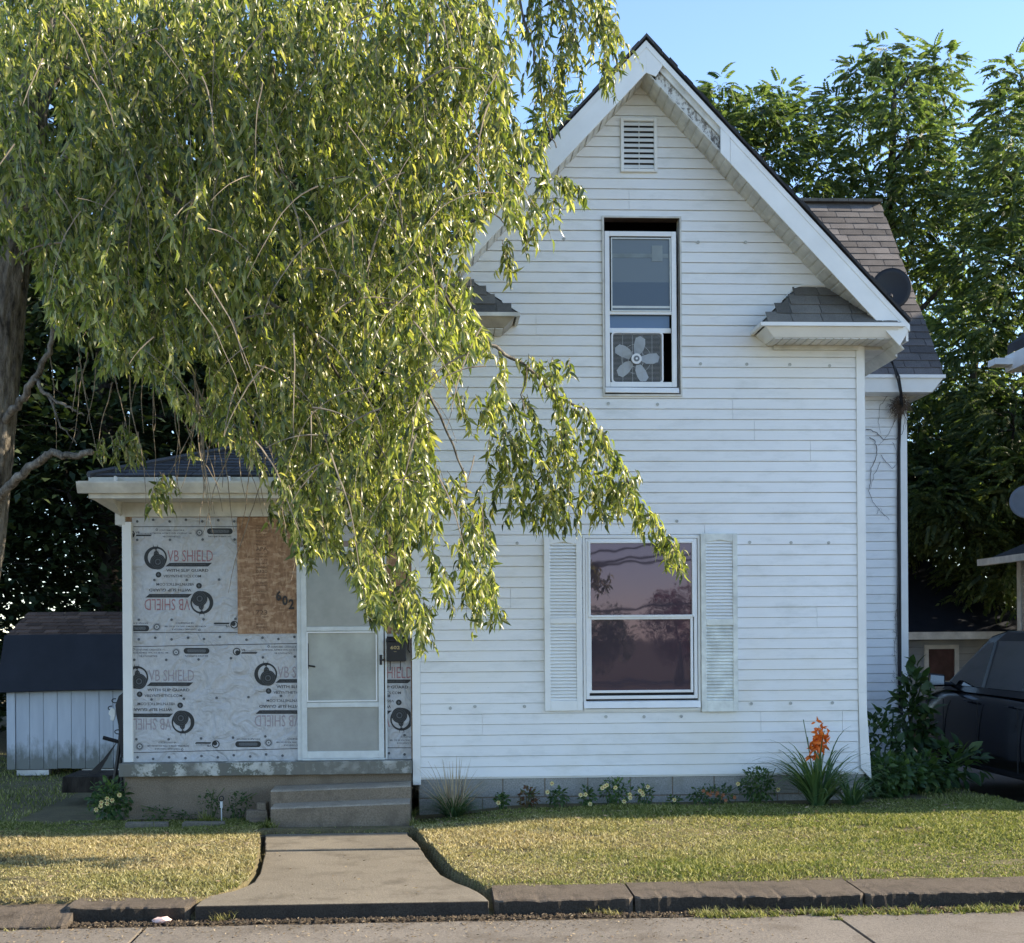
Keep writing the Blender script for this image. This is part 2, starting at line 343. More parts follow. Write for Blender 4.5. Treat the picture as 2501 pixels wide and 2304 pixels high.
# ---------------------------------------------------------------- object helpers
class MB:
    def __init__(s): s.v = []; s.f = []
    def add(s, vs, fs):
        o = len(s.v); s.v += [tuple(p) for p in vs]; s.f += [tuple(i+o for i in f) for f in fs]; return s
    def box(s, x0, x1, y0, y1, z0, z1):
        if x0 > x1: x0, x1 = x1, x0
        if y0 > y1: y0, y1 = y1, y0
        if z0 > z1: z0, z1 = z1, z0
        return s.add([(x0,y0,z0),(x1,y0,z0),(x1,y1,z0),(x0,y1,z0),(x0,y0,z1),(x1,y0,z1),(x1,y1,z1),(x0,y1,z1)],
                     [(0,3,2,1),(4,5,6,7),(0,1,5,4),(1,2,6,5),(2,3,7,6),(3,0,4,7)])
    def hexa(s, b, t):   # bottom 4 points, top 4 points (same winding, seen from above ccw)
        return s.add(list(b)+list(t), [(0,3,2,1),(4,5,6,7),(0,1,5,4),(1,2,6,5),(2,3,7,6),(3,0,4,7)])
    def prism(s, poly, y0, y1):   # polygon in x,z extruded along y
        n = len(poly); vs = [(x, y0, z) for x, z in poly] + [(x, y1, z) for x, z in poly]
        fs = [tuple(range(n)), tuple(range(2*n-1, n-1, -1))] + [(i, i+n, (i+1) % n+n, (i+1) % n) for i in range(n)]
        return s.add(vs, fs)
    def slab(s, poly, z0, z1):   # polygon in x,y extruded along z
        n = len(poly); vs = [(x, y, z0) for x, y in poly] + [(x, y, z1) for x, y in poly]
        fs = [tuple(range(n-1, -1, -1)), tuple(range(n, 2*n))] + [(i, (i+1) % n, (i+1) % n+n, i+n) for i in range(n)]
        return s.add(vs, fs)
    def tube(s, pts, r, seg=6, cap=True):
        pts = [Vector(p) for p in pts]; n = len(pts)
        rs = r if isinstance(r, (list, tuple)) else [r]*n
        o = len(s.v); ref = Vector((.3, .9, .2)).normalized()
        for i, p in enumerate(pts):
            d = (pts[min(i+1, n-1)]-pts[max(i-1, 0)])
            d = d.normalized() if d.length > 1e-9 else Vector((0, 0, 1))
            a = d.cross(ref)
            if a.length < .1: a = d.cross(Vector((1, 0, 0)))
            a.normalize(); b = d.cross(a)
            for k in range(seg):
                q = 2*math.pi*k/seg
                s.v.append(tuple(p + a*(rs[i]*math.cos(q)) + b*(rs[i]*math.sin(q))))
        for i in range(n-1):
            for k in range(seg):
                s.f.append((o+i*seg+k, o+i*seg+(k+1) % seg, o+(i+1)*seg+(k+1) % seg, o+(i+1)*seg+k))
        if cap:
            s.f.append(tuple(o+k for k in range(seg-1, -1, -1))); s.f.append(tuple(o+(n-1)*seg+k for k in range(seg)))
        return s
    def disc(s, c, r, y0, y1, seg=16, rin=0):   # facing the street (axis along y)
        cx, cz = c
        if rin:
            vs = []; 
            for yy in (y0, y1):
                for rr in (r, rin):
                    vs += [(cx+rr*math.cos(2*math.pi*k/seg), yy, cz+rr*math.sin(2*math.pi*k/seg)) for k in range(seg)]
            fs = []
            for k in range(seg):
                j = (k+1) % seg
                fs += [(k, j, seg+j, seg+k), (2*seg+k, 3*seg+k, 3*seg+j, 2*seg+j), (k, 2*seg+k, 2*seg+j, j), (seg+k, seg+j, 3*seg+j, 3*seg+k)]
            return s.add(vs, fs)
        return s.prism([(cx+r*math.cos(2*math.pi*k/seg), cz+r*math.sin(2*math.pi*k/seg)) for k in range(seg)], y0, y1)
    def mesh(s, name, mat):
        me = bpy.data.meshes.new(name); me.from_pydata(s.v, [], s.f); me.update()
        if mat: me.materials.append(mat)
        return me
    def build(s, name, mat, parent=None, smooth=False, fix=True):
        me = s.mesh(name, mat)
        if fix:
            bm = bmesh.new(); bm.from_mesh(me); bmesh.ops.recalc_face_normals(bm, faces=bm.faces); bm.to_mesh(me); bm.free()
        if smooth:
            me.polygons.foreach_set('use_smooth', [True]*len(me.polygons))
        return link(name, me, parent)
def link(name, me, parent=None):
    o = bpy.data.objects.new(name, me); COL.objects.link(o)
    if parent: o.parent = parent
    return o
def bevel(o, w=.006, seg=2):
    b = o.modifiers.new('bevel', 'BEVEL'); b.width = w; b.segments = seg; b.limit_method = 'ANGLE'; return o
def tag(o, label=None, cat=None, group=None, kind=None):
    if label: o['label'] = label
    if cat: o['category'] = cat
    if group: o['group'] = group
    if kind: o['kind'] = kind
    return o
def empty(name, label, cat, group=None, loc=(0, 0, 0)):
    o = bpy.data.objects.new(name, None); COL.objects.link(o); o.location = loc; o.empty_display_size = .2
    return tag(o, label, cat, group)
def trimesh(name, V, T, mat, parent=None, smooth=False):
    me = bpy.data.meshes.new(name)
    V = np.asarray(V, np.float32); T = np.asarray(T, np.int32)
    me.vertices.add(len(V)); me.vertices.foreach_set('co', V.ravel())
    me.loops.add(T.size); me.loops.foreach_set('vertex_index', T.ravel())
    me.polygons.add(len(T)); me.polygons.foreach_set('loop_start', np.arange(0, T.size, 3, dtype=np.int32))
    me.polygons.foreach_set('loop_total', np.full(len(T), 3, np.int32))
    if smooth: me.polygons.foreach_set('use_smooth', np.ones(len(T), bool))
    me.materials.append(mat); me.update(calc_edges=True)
    return link(name, me, parent)
def frames(D, N):   # rotation matrices (n,3,3) with columns side, along, normal
    D = D/np.linalg.norm(D, axis=1, keepdims=True)
    S = np.cross(D, N); S /= np.linalg.norm(S, axis=1, keepdims=True)+1e-9
    N2 = np.cross(S, D)
    return np.stack([S, D, N2], axis=2)
def scatter(tv, tt, pos, rot, scale):   # template -> many
    n = len(pos); tv = np.asarray(tv, float); tt = np.asarray(tt)
    V = np.einsum('nij,kj->nki', rot, tv)*scale[:, None, None] + pos[:, None, :]
    T = tt[None] + (np.arange(n)*len(tv))[:, None, None]
    return V.reshape(-1, 3), T.reshape(-1, 3)

# ================================================================ SETTING
ZK, ZS = -.19, -.288
def sstep(a, b, x): t = np.clip((x-a)/(b-a), 0, 1); return t*t*(3-2*t)
WALK_L = [(648,2041),(647,2080),(641,2110),(634,2138),(620,2156),(598,2168),(560,2179),(505,2190),(490,2198)]
WALK_R = [(1192,2184),(1160,2172),(1115,2157),(1080,2140),(1060,2117),(1037,2088),(1020,2064),(994,2041)]
WL = [PZ(u, v, ZK) for u, v in WALK_L]; WR = [PZ(u, v, ZK) for u, v in WALK_R]
YF = -4.52
WL[-1] = Vector((WL[-1].x, YF, ZK)); WR[0] = Vector((WR[0].x, YF, ZK))
wyl = np.array([p.y for p in WL][::-1]); wxl = np.array([p.x for p in WL][::-1])
wyr = np.array([p.y for p in WR]); wxr = np.array([p.x for p in WR])
WTOP = float(WL[0].y)
def wl(y): return np.interp(y, wyl, wxl)
def wr(y): return np.interp(y, wyr, wxr)
def gz(x, y):
    x = np.asarray(x, float); y = np.asarray(y, float)
    house = -.19 + .10*sstep(-.1, 1.3, x)
    t = sstep(-3.6, -.4, y)
    z = ZK + (house-ZK)*t
    z = z + .012*np.sin(x*2.1+y*1.3) * (1-t) + .008*np.sin(x*5+1)*np.sin(y*4)
    # the lawn stands a little above the walk, with a worn trench between
    z = z + .035*sstep(-4.1, -3.6, y)*(1-sstep(-1.2, -.6, y))
    z = np.where((y < np.where(x < -.6, -4.24, -4.0)), -.26, z)
    inside = (x > wl(y)-.015) & (x < wr(y)+.015) & (y < WTOP+.05) & (y > -4.6)
    dl = wl(y)-x; dr = x-wr(y)
    tr = np.where((y < WTOP+.02) & (y > -4.6), np.where(((dl > -.02) & (dl < .045)) | ((dr > -.02) & (dr < .09)), 1, 0), 0)
    z = np.where(inside, ZK-.07, z); z = np.where((tr > 0) & ~inside, ZK-.09, z)
    z = np.where(y > 3, z-.0*y, z)
    z = np.where((x > 5.9) & (x < 9.4) & (y > -4.6), -.16-.30*sstep(-2, 3.2, y), z)
    z = np.where(y < -4.46, -.40, z); z = np.where(y < -13.9, -.20, z)
    return z
def axis(segs):
    out = []
    for a, b, st in segs: out += list(np.arange(a, b, st))
    return np.array(out+[segs[-1][1]])
gx = axis([(-320, -40, 40), (-40, -8, 2), (-8, -5.5, .3), (-5.5, -1.9, .05), (-1.9, 1.3, .022), (1.3, 6.5, .05), (6.5, 12, .5), (12, 40, 4), (40, 320, 40)])
gy = axis([(-320, -40, 40), (-40, -16, 2), (-16, -13, .25), (-13, -5, 1), (-5, -1.2, .028), (-1.2, .2, .05), (.2, 8, .4), (8, 40, 2), (40, 400, 40)])
GX, GY = np.meshgrid(gx, gy)
GZ = gz(GX, GY)
nx, ny = len(gx), len(gy)
V = np.stack([GX.ravel(), GY.ravel(), GZ.ravel()], 1)
i = np.arange((ny-1)*(nx-1)); r_, c_ = i//(nx-1), i % (nx-1); a_ = r_*nx+c_
T = np.concatenate([np.stack([a_, a_+1, a_+nx+1], 1), np.stack([a_, a_+nx+1, a_+nx], 1)])
o = trimesh('ground', V, T, MT['ground'], smooth=True); tag(o, 'earth of the front yard under the dry lawn', kind='structure')

# street of concrete slabs
st = empty('street', 'pale concrete street in front of the kerb', None); st['kind'] = 'structure'
jx = PZ(2090, 2272, ZS).x
for k, (xa, xb) in enumerate([(-60, -9.2), (-9.17, jx-4.6), (jx-4.57, jx-.01), (jx+.015, jx+4.6), (jx+4.63, 60)]):
    m = MB(); n = max(2, int((xb-xa)/.12)) if abs(xa) < 20 and abs(xb) < 20 else 2
    poly = [(xa, -13.95), (xb, -13.95)] + [(xb+(xa-xb)*q/n, -4.70+R.uniform(-.014, .014)) for q in range(n+1)]
    m.slab(poly, ZS-.08, ZS); m.build('road_slab', MT['street'], st)
MB().slab([(-60, -4.74), (-60, -4.4), (60, -4.4), (60, -4.74)], -.36, ZS-.012).build('gutter_strip', MT['soil'], st)

# kerb: real stones with breaks
kb = empty('kerb', 'worn concrete kerb along the lawn with broken joints', None); kb['kind'] = 'structure'
def kerb(xa, xb, ztop, yb, yf=YF, lean=0.0):
    n = max(3, int((xb-xa)/.03)); m = MB(); vs = []
    for q in range(n+1):
        x = xa+(xb-xa)*q/n; e = .010*math.sin(x*4.3)+.006*math.sin(x*17+1)+.004*R.uniform(-1, 1); chip = max(0, math.sin(x*2.7+.6)*math.sin(x*8.3)-.55)*.05+(R.uniform(.006, .028) if R.random() < .13 else 0); e += chip*.6; e2 = .007*math.sin(x*3.1+2)+.004*math.sin(x*19)+.003*math.sin(x*53)+.004*R.uniform(-1, 1)-chip*.5
        edge = .035 if q in (0, n) else 0
        e3 = .012*math.sin(x*3.1)+.008*math.sin(x*11)
        vs += [(x, yb+e, -.38), (x, yb+e, ztop+.01+e2*.1), (x, (yb+yf)/2, ztop+.006+e2*.15), (x, yf+.014+e+edge, ztop+.002-lean+e2*.5), (x, yf+.004+e+edge, ztop-.007-lean+e2*.6), (x, yf+.022+e3+edge, -.38)]
    fs = []
    for q in range(n):
        for k in range(6):
            a = q*6+k; b = q*6+(k+1) % 6; fs.append((a, b, b+6, a+6))
    fs += [tuple(range(5, -1, -1)), tuple(n*6+k for k in range(6))]
    m.add(vs, fs); o = m.build('kerb_stone', MT['kerb'], kb); o.data.materials.append(MT['grime_shade'])
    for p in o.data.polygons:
        if p.normal.y < -.75: p.material_index = 1  # street-facing side takes the darker colour, shade painted in with grime
    return o
xr0 = WR[0].x+.02
ks = [xr0, PZ(1552, 2200, ZK).x, PZ(2120, 2190, ZK).x, PZ(2501, 2187, ZK).x+1.4, 11, 20]
for a, b in zip(ks, ks[1:]): kerb(a+.014, b, ZK+.004, -3.99+R.uniform(-.02, .02))
xl0 = WL[-1].x-.02
kerb(PZ(165, 2215, ZK).x, xl0-.02, ZK-.002, -4.22)
kerb(-4.9, PZ(150, 2240, ZK).x, ZK-.03, -4.25, YF-.20, .05)
kerb(-8, -4.93, ZK-.02, -4.2); kerb(-20, -8.03, ZK-.02, -4.2)
MB().slab([(-60, -13.95), (60, -13.95), (60, -14.1), (-60, -14.1)], -.4, -.17).build('kerb_stone', MT['kerb'], kb)

# walk: two slabs and the flared apron
wk = empty('path', 'concrete front walk flaring out to the kerb', None); wk['kind'] = 'structure'
yg = float(PZ(840, 2077, ZK).y)
def walkslab(y0, y1, z, dz=0):
    ys = [y for y in np.linspace(y0, y1, 14)]
    poly = [(float(wl(y))+R.uniform(-.006, .006), float(y)+ (R.uniform(-.01, .01))) for y in ys][::-1] + [(float(wr(y))+R.uniform(-.006, .006), float(y)) for y in ys]
    m = MB(); m.slab(poly, -.38, z); return m
o = walkslab(YF+.01, yg-.022, ZK).build('walk_slab', MT['walk'], wk); bevel(o, .008, 2); o.data.materials.append(MT['grime_shade'])
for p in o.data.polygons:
    if p.normal.y < -.75: p.material_index = 1  # front face of the apron darkened too, shade put into its colour
o = walkslab(yg+.022, WTOP, ZK+.012).build('walk_slab', MT['walk'], wk); bevel(o, .008, 2)
m = MB(); m.slab([(-1.35, WTOP+.02), (-.05, WTOP+.02), (-.05, -1.32), (-1.4, -1.32)], -.3, ZK+.002); m.build('walk_slab', MT['kerb'], wk)
# driveway
m = MB(); dy = [-4.45, -2, -1, 0, 1, 2, 3.2, 13]
for y0_, y1_ in zip(dy, dy[1:]):
    h0, h1 = [-.125-.30*float(sstep(-2, 3.2, q)) for q in (y0_, y1_)]
    m.add([(6.2, y0_, h0), (9.0, y0_, h0), (9.0, y1_, h1), (6.2, y1_, h1), (6.2, y0_, h0-.15), (9.0, y0_, h0-.15), (9.0, y1_, h1-.15), (6.2, y1_, h1-.15)], [(0, 1, 2, 3), (0, 3, 7, 4), (1, 5, 6, 2), (0, 4, 5, 1)])
tag(m.build('driveway', MT['drive'], None), 'grey concrete driveway under the dark car', kind='structure')

# ================================================================ HOUSE
H = empty('house', 'two storey white vinyl sided house with steep gable and boarded porch', 'house')
W = X(2110, 0, 1300); XC = P(1562, 191).x; ZA = P(1562, 191).z
ze_ = P(2037, 696); SL = (ZA-ze_.z)/(ze_.x-XC)
Z0 = P(1560, 1893).z                      # bottom of the siding
EX = .1052                                # exposure of one course
ZTOPW = 4.62                              # wall top at the corners
xl = 0.0; XCB0, XCB1 = X(1027, 0, 1700), X(2092, 0, 1300)
def xlim(z, half=0):
    dx = (ZA-z)/SL
    return max(XCB0, XC-dx), min(XCB1, XC+dx)
def boards(parent, mat, y, z0, z1, ex, lim, holes, seams, name='siding_board', jit=True):
    n = int(math.ceil((z1-z0)/ex-1e-6))
    for k in range(n):
        a = z0+k*ex; b = min(a+ex, z1)
        segs = []
        cur = [(None, None, a, b)]
        hs = [h for h in holes if h[3] > a+.004 and h[2] < b-.004]
        L0, R0 = lim(a); L1, R1 = lim(b)
        if R0-L0 < .03: continue
        cuts = [('L', None)]
        xs = sorted(hs, key=lambda h: h[0])
        spans = []; left = None
        for h in xs:
            spans.append((left, h[0], a, b)); left = h[1]
            if h[2] > a+.012: spans.append((h[0], h[1], a, min(b, h[2])))
            if h[3] < b-.012: spans.append((h[0], h[1], max(a, h[3]), b))
        spans.append((left, None, a, b))
        out = []
        for (p, q, za, zb) in spans:
            ss = [s for s in seams.get(k, []) if (p is None or s > p+.05) and (q is None or s < q-.05)]
            pp = p
            for s in ss: out.append((pp, s-.0015, za, zb)); pp = s+.0015
            out.append((pp, q, za, zb))
        for (p, q, za, zb) in out:
            la, ra = lim(za); lb, rb = lim(zb)
            if p is not None: la, lb = max(la, p), max(lb, p)
            if q is not None: ra, rb = min(ra, q), min(rb, q)
            if ra-la < .02: continue
            if rb-lb < .0: lb = rb = (lb+rb)/2
            j = R.uniform(-.0012, .0012) if jit else 0
            t = (zb-a)/ex; yb = y-.015+.009*(za-a)/ex; yt = y-.015+.009*t
            full = zb >= b-1e-4
            zt = zb-.0065 if full else zb
            m = MB()
            m.add([(la, yb, za+j), (ra, yb, za+j), (ra, y+.002, za+j+.002), (la, y+.002, za+j+.002),
                   (lb, yt, zt+j), (rb, yt, zt+j), (rb, y+.001, zt+.004+j), (lb, y+.001, zt+.004+j)],
                  [(0,3,2,1),(4,5,6,7),(0,1,5,4),(1,2,6,5),(2,3,7,6),(3,0,4,7)])
            m.build(name, mat, parent, fix=False)
# openings in the front wall
def rect(u0, u1, v0, v1, y=0.0):
    a = P(u0, v0, y); b = P(u1, v1, y); c = P(u1, v0, y); d = P(u0, v1, y)
    return ((a.x+d.x)/2, (b.x+c.x)/2, (b.z+d.z)/2, (a.z+c.z)/2)
UW = rect(1472, 1663, 531, 968); LW = rect(1424, 1709, 1310, 1736)
VT = rect(1515, 1604, 291, 423); SHL = rect(1329, 1420.5, 1311, 1736); SHR = rect(1710.5, 1799.5, 1304, 1738)
seams = {}
def seam(u, v):
    p = P(u*K, v*K); k = int((p.z-Z0)/EX); k -= k % 2
    for q in (k, k+1): seams.setdefault(q, []).append(p.x)
for u, v in [(1232, 405), (1435, 786), (1477, 830), (1587, 868), (945, 1412), (1490, 1400), (1492, 1500), (1650, 1425), (1000, 1165), (1165, 1510), (1380, 1035), (1050, 640), (1600, 1220)]: seam(u, v)
boards(H, MT['siding'], 0, Z0, ZA-.06, EX, xlim, [UW, LW, VT], seams)
# wall behind the siding, with true openings
bks = sorted({Z0-.02, LW[2], LW[3], UW[2], UW[3], ZTOPW, ZA-.02})
for za, zb in zip(bks, bks[1:]):
    def lim2(z): dx = (ZA-z)/SL; return max(.0, XC-dx), min(W, XC+dx)
    la, ra = lim2(za); lb, rb = lim2(zb)
    if za >= ZTOPW-.01: pass
    sp = [(None, None)]
    for h in (LW, UW):
        if h[2] <= za+.001 and h[3] >= zb-.001: sp = [(None, h[0]+.02), (h[1]-.02, None)]
    for p, q in sp:
        m = MB(); A = la if p is None else p; B = ra if q is None else q; C = rb if q is None else q; D = lb if p is None else p
        m.prism([(A, za), (B, za), (C, zb), (D, zb)], .004, .11); m.build('wall', MT['siding'], H)
# side, back walls, floors
m = MB(); m.box(0, .1, .11, 8, Z0-.02, ZTOPW); m.box(W-.1, W, .11, 8, Z0-.02, ZTOPW); m.box(.1, W-.1, 7.9, 8, Z0, ZTOPW)
m.prism([(0, ZTOPW), (W, ZTOPW), (XC, ZA-.02)], 7.9, 8); m.build('wall', MT['siding'], H)
m = MB(); m.box(.1, W-.1, .9, 1.0, Z0, ZTOPW); m.box(1.2, 3.2, .9, 1.0, ZTOPW, 6.1); m.box(.1, W-.1, .11, .9, 2.9, 3.0); m.build('room_wall', MT['interior'], H)

# corner boards
m = MB(); m.box(X(1007, 0, 1700), XCB0-.001, -.028, .0, P(1016, 1917).z, ZTOPW); o = m.build('corner_board', MT['trim'], H); bevel(o, .004)
cbz = 1.0; zb_ = P(2110, 1890).z
m = MB()
fl = .055
m.hexa([(XCB1+.02, -.028, zb_+.06), (W+fl, -.028, zb_-.06), (W+fl, .0, zb_-.06), (XCB1+.02, 0, zb_+.06)],
       [(XCB1+.001, -.028, cbz), (W, -.028, cbz), (W, 0, cbz), (XCB1+.001, 0, cbz)])
m.box(XCB1+.001, W, -.028, 0, cbz, ZTOPW); bevel(m.build('corner_board', MT['trim'], H), .003)
m = MB(); m.box(W-.002, W+.02, .002, .12, .5, ZTOPW); m.build('corner_board', MT['trim'], H)
# rake trim against the soffit
for s in (-1, 1):
    m = MB(); d = (W/2+.3)
    x1 = XC+s*(d); z1 = ZA-SL*d
    w_ = .035*math.sqrt(1+SL*SL)
    m.prism([(XC, ZA), (x1, z1), (x1, z1-w_), (XC, ZA-w_)], -.03, -.002); m.build('rake_trim', MT['trim_dirty'], H)
# foundation blocks
zj = P(1500, 1945).z; zg = -.22
jxs = [X(u, 0, 1920) for u in (1027, 1128, 1228, 1331, 1436, 1540, 1643, 1745, 1848, 1951, 2054, 2112)]
jxs[0] = .03; jxs[-1] = W-.01
for a, b in zip(jxs, jxs[1:]):
    m = MB(); m.box(a+.005, b-.005, .012+R.uniform(0, .004), .16, zj+.006, Z0-.0); bevel(m.build('concrete_block', MT['block'], H), .004, 1)
j2 = [.03]+[(a+b)/2 for a, b in zip(jxs, jxs[1:])]+[W-.01]
for a, b in zip(j2, j2[1:]):
    m = MB(); m.box(a+.005, b-.005, .012+R.uniform(0, .004), .16, zg, zj-.006); bevel(m.build('concrete_block', MT['block'], H), .004, 1)
m = MB(); m.box(.03, W-.01, .022, .17, zg, Z0-.001); m.build('mortar', MT['found'], H)
m = MB(); m.box(W-.16, W-.01, .17, 2.4, zg, Z0); m.build('foundation', MT['block'], H)

# plugs of blown-in insulation on the siding
pl = MB()
for k in range(10):
    pass
pts = [(1377,584),(1705,592),(1821,592),(1711,889),(1824,890),(1929,891),(2026,894),(1486,986),(1606,988),(1831,1325),(1932,1326),(2024,1326),(1480,1751),(1573,1751),(1664,1750),(1835,1719),(1931,1718),(2033,1717),(1263,1327),(1653,1273),(1281,1726),(1482,1273),(1160,1726),(1100,1730)]
mp_ = MB().disc((0, 0), .0165, -.004, .01, 10).mesh('plug', MT['plug'] if 'plug' in MT else simple('grey_plug', (.42, .43, .40), .6, .3, 30))
for u, v in pts:
    q = P(u, v, -.014); o = link('siding_plug', mp_, H); o.location = (q.x, -.014, q.z)
# cracked plug / stain of an old clinging vine
# ---- gable vent
def frame(m, r, wdt, y0, y1, sill=None):
    x0, x1, z0, z1 = r; s = sill or wdt
    m.box(x0, x0+wdt, y0, y1, z0, z1); m.box(x1-wdt, x1, y0, y1, z0, z1)
    m.box(x0+wdt, x1-wdt, y0, y1, z1-wdt, z1); m.box(x0+wdt, x1-wdt, y0, y1, z0, z0+s)
def inset(r, d): return (r[0]+d, r[1]-d, r[2]+d, r[3]-d)
m = MB(); frame(m, VT, .032, -.042, .0); vent = m.build('gable_vent', MT['trim'], H); bevel(vent, .004)
a = inset(VT, .032); MB().box(a[0], a[1], -.001, .003, a[2], a[3]).build('vent_back', MT['gap'], vent)
n = 9; hh = (a[3]-a[2])/n
for k in range(n):
    z = a[2]+k*hh; m = MB()
    m.hexa([(a[0], -.036, z+.006), (a[1], -.036, z+.006), (a[1], -.030, z+.006), (a[0], -.030, z+.006)], [(a[0], -.012, z+hh*.86), (a[1], -.012, z+hh*.86), (a[1], -.006, z+hh*.86), (a[0], -.006, z+hh*.86)])
    m.build('slat', MT['trim'], vent)
MB().box((a[0]+a[1])/2-.003, (a[0]+a[1])/2+.003, -.038, -.034, a[2], a[3]).build('vent_rib', MT['trim'], vent)

# ---- upper window
m = MB(); frame(m, inset(UW, -.004), .018, -.034, .03); uw = m.build('window', MT['trim_dirty'], H)
tag(uw, 'upper window with storm frame hanging low and an open lower sash')
I = inset(UW, .014)
m = MB(); m.box(I[0]-.002, I[1]+.002, .11, .12, I[2], I[3]); 
m = MB(); m.box(I[1]-.004, I[1]+.004, -.02, .12, I[2], I[3]); m.box(I[0]-.004, I[0]+.004, -.02, .12, I[2], I[3]); m.box(I[0], I[1], -.02, .12, I[3]-.004, I[3]+.004); m.box(I[0], I[1], -.01, .12, I[2]-.004, I[2]+.004)
m.build('reveal', MT['reveal'], uw)
SF = rect(1477, 1652, 566, 946)
m = MB(); frame(m, SF, .05, -.012, .016); m.box(SF[0]+.05, SF[1]-.05, -.008, .012, P(1560, 769).z, P(1560, 760).z)
m.box(SF[0]+.05, SF[1]-.05, .03, .05, P(1560, 812).z, P(1560, 800).z); bevel(m.build('storm_frame', MT['frame'], uw), .004)
m = MB(); G = rect(1492, 1638, 582, 762); frame(m, G, .012, -.016, -.0085); m.build('sash', MT['frame_old'], uw)
MB().box(G[0], G[1], .0, .004, G[2], G[3]).build('pane', MT['pane_screen'], uw)
G2 = rect(1490, 1636, 768, 802); MB().box(G2[0], G2[1], .034, .038, G2[2], G2[3]).build('pane', MT['pane_blue'], uw)
# things behind the screened pane sit just in front of the film as pale shapes: a taped card and a rail
q = rect(1592, 1618, 600, 639); MB().box(q[0], q[1], -.004, -.001, q[2], q[3]).build('taped_card', simple('taped_card', (.24, .28, .29), .6, .08), uw)
q = rect(1495, 1632, 620, 630); MB().box(q[0], q[1], -.003, -.001, q[2], q[3]).build('blind_rail', simple('blind_rail', (.20, .24, .25), .6, .2), uw)
q = rect(1493, 1637, 690, 749); MB().box(q[0], q[1], -.002, -.001, q[2], q[3]).build('curtain', glass('dim_blue_curtain', (.07, .10, .14), .3, .05, .5)[0], uw)
q = rect(1493, 1637, 748, 753); MB().box(q[0], q[1], -.006, -.001, q[2], q[3]).build('sash_rail', MT['frame_old'], uw)
m = MB(); q = rect(1477, 1657, 948, 961); m.hexa([(q[0], -.05, q[2]), (q[1], -.05, q[2]-.004), (q[1], 0, q[2]-.004), (q[0], 0, q[2])], [(q[0], -.036, q[3]), (q[1], -.036, q[3]-.004), (q[1], 0, q[3]-.004), (q[0], 0, q[3])]); bevel(m.build('sill', MT['frame'], uw), .004)
# ---- lower window
m = MB(); frame(m, inset(LW, 0), .022, -.03, .03); lw = m.build('window', MT['trim'], H); tag(lw, 'lower front window with white sashes and purple tinted panes')
I = inset(LW, .02); MB().box(I[0], I[1], .02, .03, I[2], I[3]).build('reveal', MT['gap'], lw)
a = rect(1430, 1702, 1316, 1707); m = MB(); frame(m, a, .034, -.026, .012); bevel(m.build('window_frame', MT['frame'], lw), .005)
a = rect(1436, 1694, 1322, 1508); m = MB(); frame(m, a, .022, -.036, -.004); m.box(a[0], a[1], -.038, -.03, a[2]+.016, a[2]+.024); bevel(m.build('sash', MT['frame'], lw), .004)
MB().box(a[0]+.02, a[1]-.02, -.012, -.008, a[2]+.02, a[3]-.02).build('pane', MT['pane_lower'], lw)
a = rect(1438, 1692, 1507, 1692); m = MB(); frame(m, a, .026, -.024, .004); bevel(m.build('sash', MT['frame'], lw), .004)
MB().box(a[0]+.024, a[1]-.024, -.004, .0, a[2]+.024, a[3]-.024).build('pane', MT['pane_lower'], lw)
a = rect(1425, 1709, 1711, 1729); m = MB(); m.hexa([(a[0], -.06, a[2]), (a[1], -.06, a[2]), (a[1], 0, a[2]), (a[0], 0, a[2])], [(a[0], -.045, a[3]-.008), (a[1], -.045, a[3]-.008), (a[1], 0, a[3]), (a[0], 0, a[3])]); bevel(m.build('sill', MT['frame'], lw), .004)
# ---- shutters
def shutter(r, mat, lab, vtop, vmid, vbot, u0, u1):
    x0, x1, z0, z1 = r; A = P(u0, vtop, -.03); Bm = P(u0, vmid[0], -.03); B2 = P(u0, vmid[1], -.03); Bb = P(u0, vbot, -.03)
    xa, xb = X(u0, -.03), X(u1, -.03)
    m = MB(); m.box(x0, xa, -.052, -.018, z0, z1); m.box(xb, x1, -.052, -.018, z0, z1)
    m.box(xa, xb, -.052, -.018, z0, Bb.z); m.box(xa, xb, -.052, -.018, B2.z, Bm.z)
    n = 10; arch = [(xa+(xb-xa)*q/n, A.z-.012+.022*math.sin(math.pi*q/n)**2) for q in range(n+1)]
    m.prism([(xa, z1), (xb, z1)]+arch[::-1], -.052, -.018)
    s = m.build('shutter', MT['shutter'] if mat == 0 else MT['shutter_mould'], H); tag(s, lab); bevel(s, .004)
    MB().box(xa-.004, xb+.004, -.022, -.018, Bb.z-.004, A.z+.02).build('shutter_back', MT['shutter_mould'] if mat else MT['shutter'], s)
    for k_, (za, zb) in enumerate(((Bb.z, B2.z), (Bm.z, A.z+.008))):
        n = int(round((zb-za)/.0335)); d = (zb-za)/n; lv = MB()
        for k in range(n):
            z = za+k*d
            lv.hexa([(xa, -.048, z+.003), (xb, -.048, z+.003), (xb, -.040, z+.001), (xa, -.040, z+.001)], [(xa, -.030, z+d*.98), (xb, -.030, z+d*.98), (xb, -.024, z+d*.98), (xa, -.024, z+d*.98)])
        o = lv.build('louvre_slats', MT['shutter'] if mat == 0 or k_ == 1 else MT['shutter_mould'], s); o['kind'] = 'stuff'
shutter(SHL, 0, 'clean white shutter left of the lower window', 1327, (1510, 1524), 1712, 1342, 1406)
shutter(SHR, 1, 'white shutter stained by green mould', 1322, (1512, 1528), 1712, 1723, 1788)

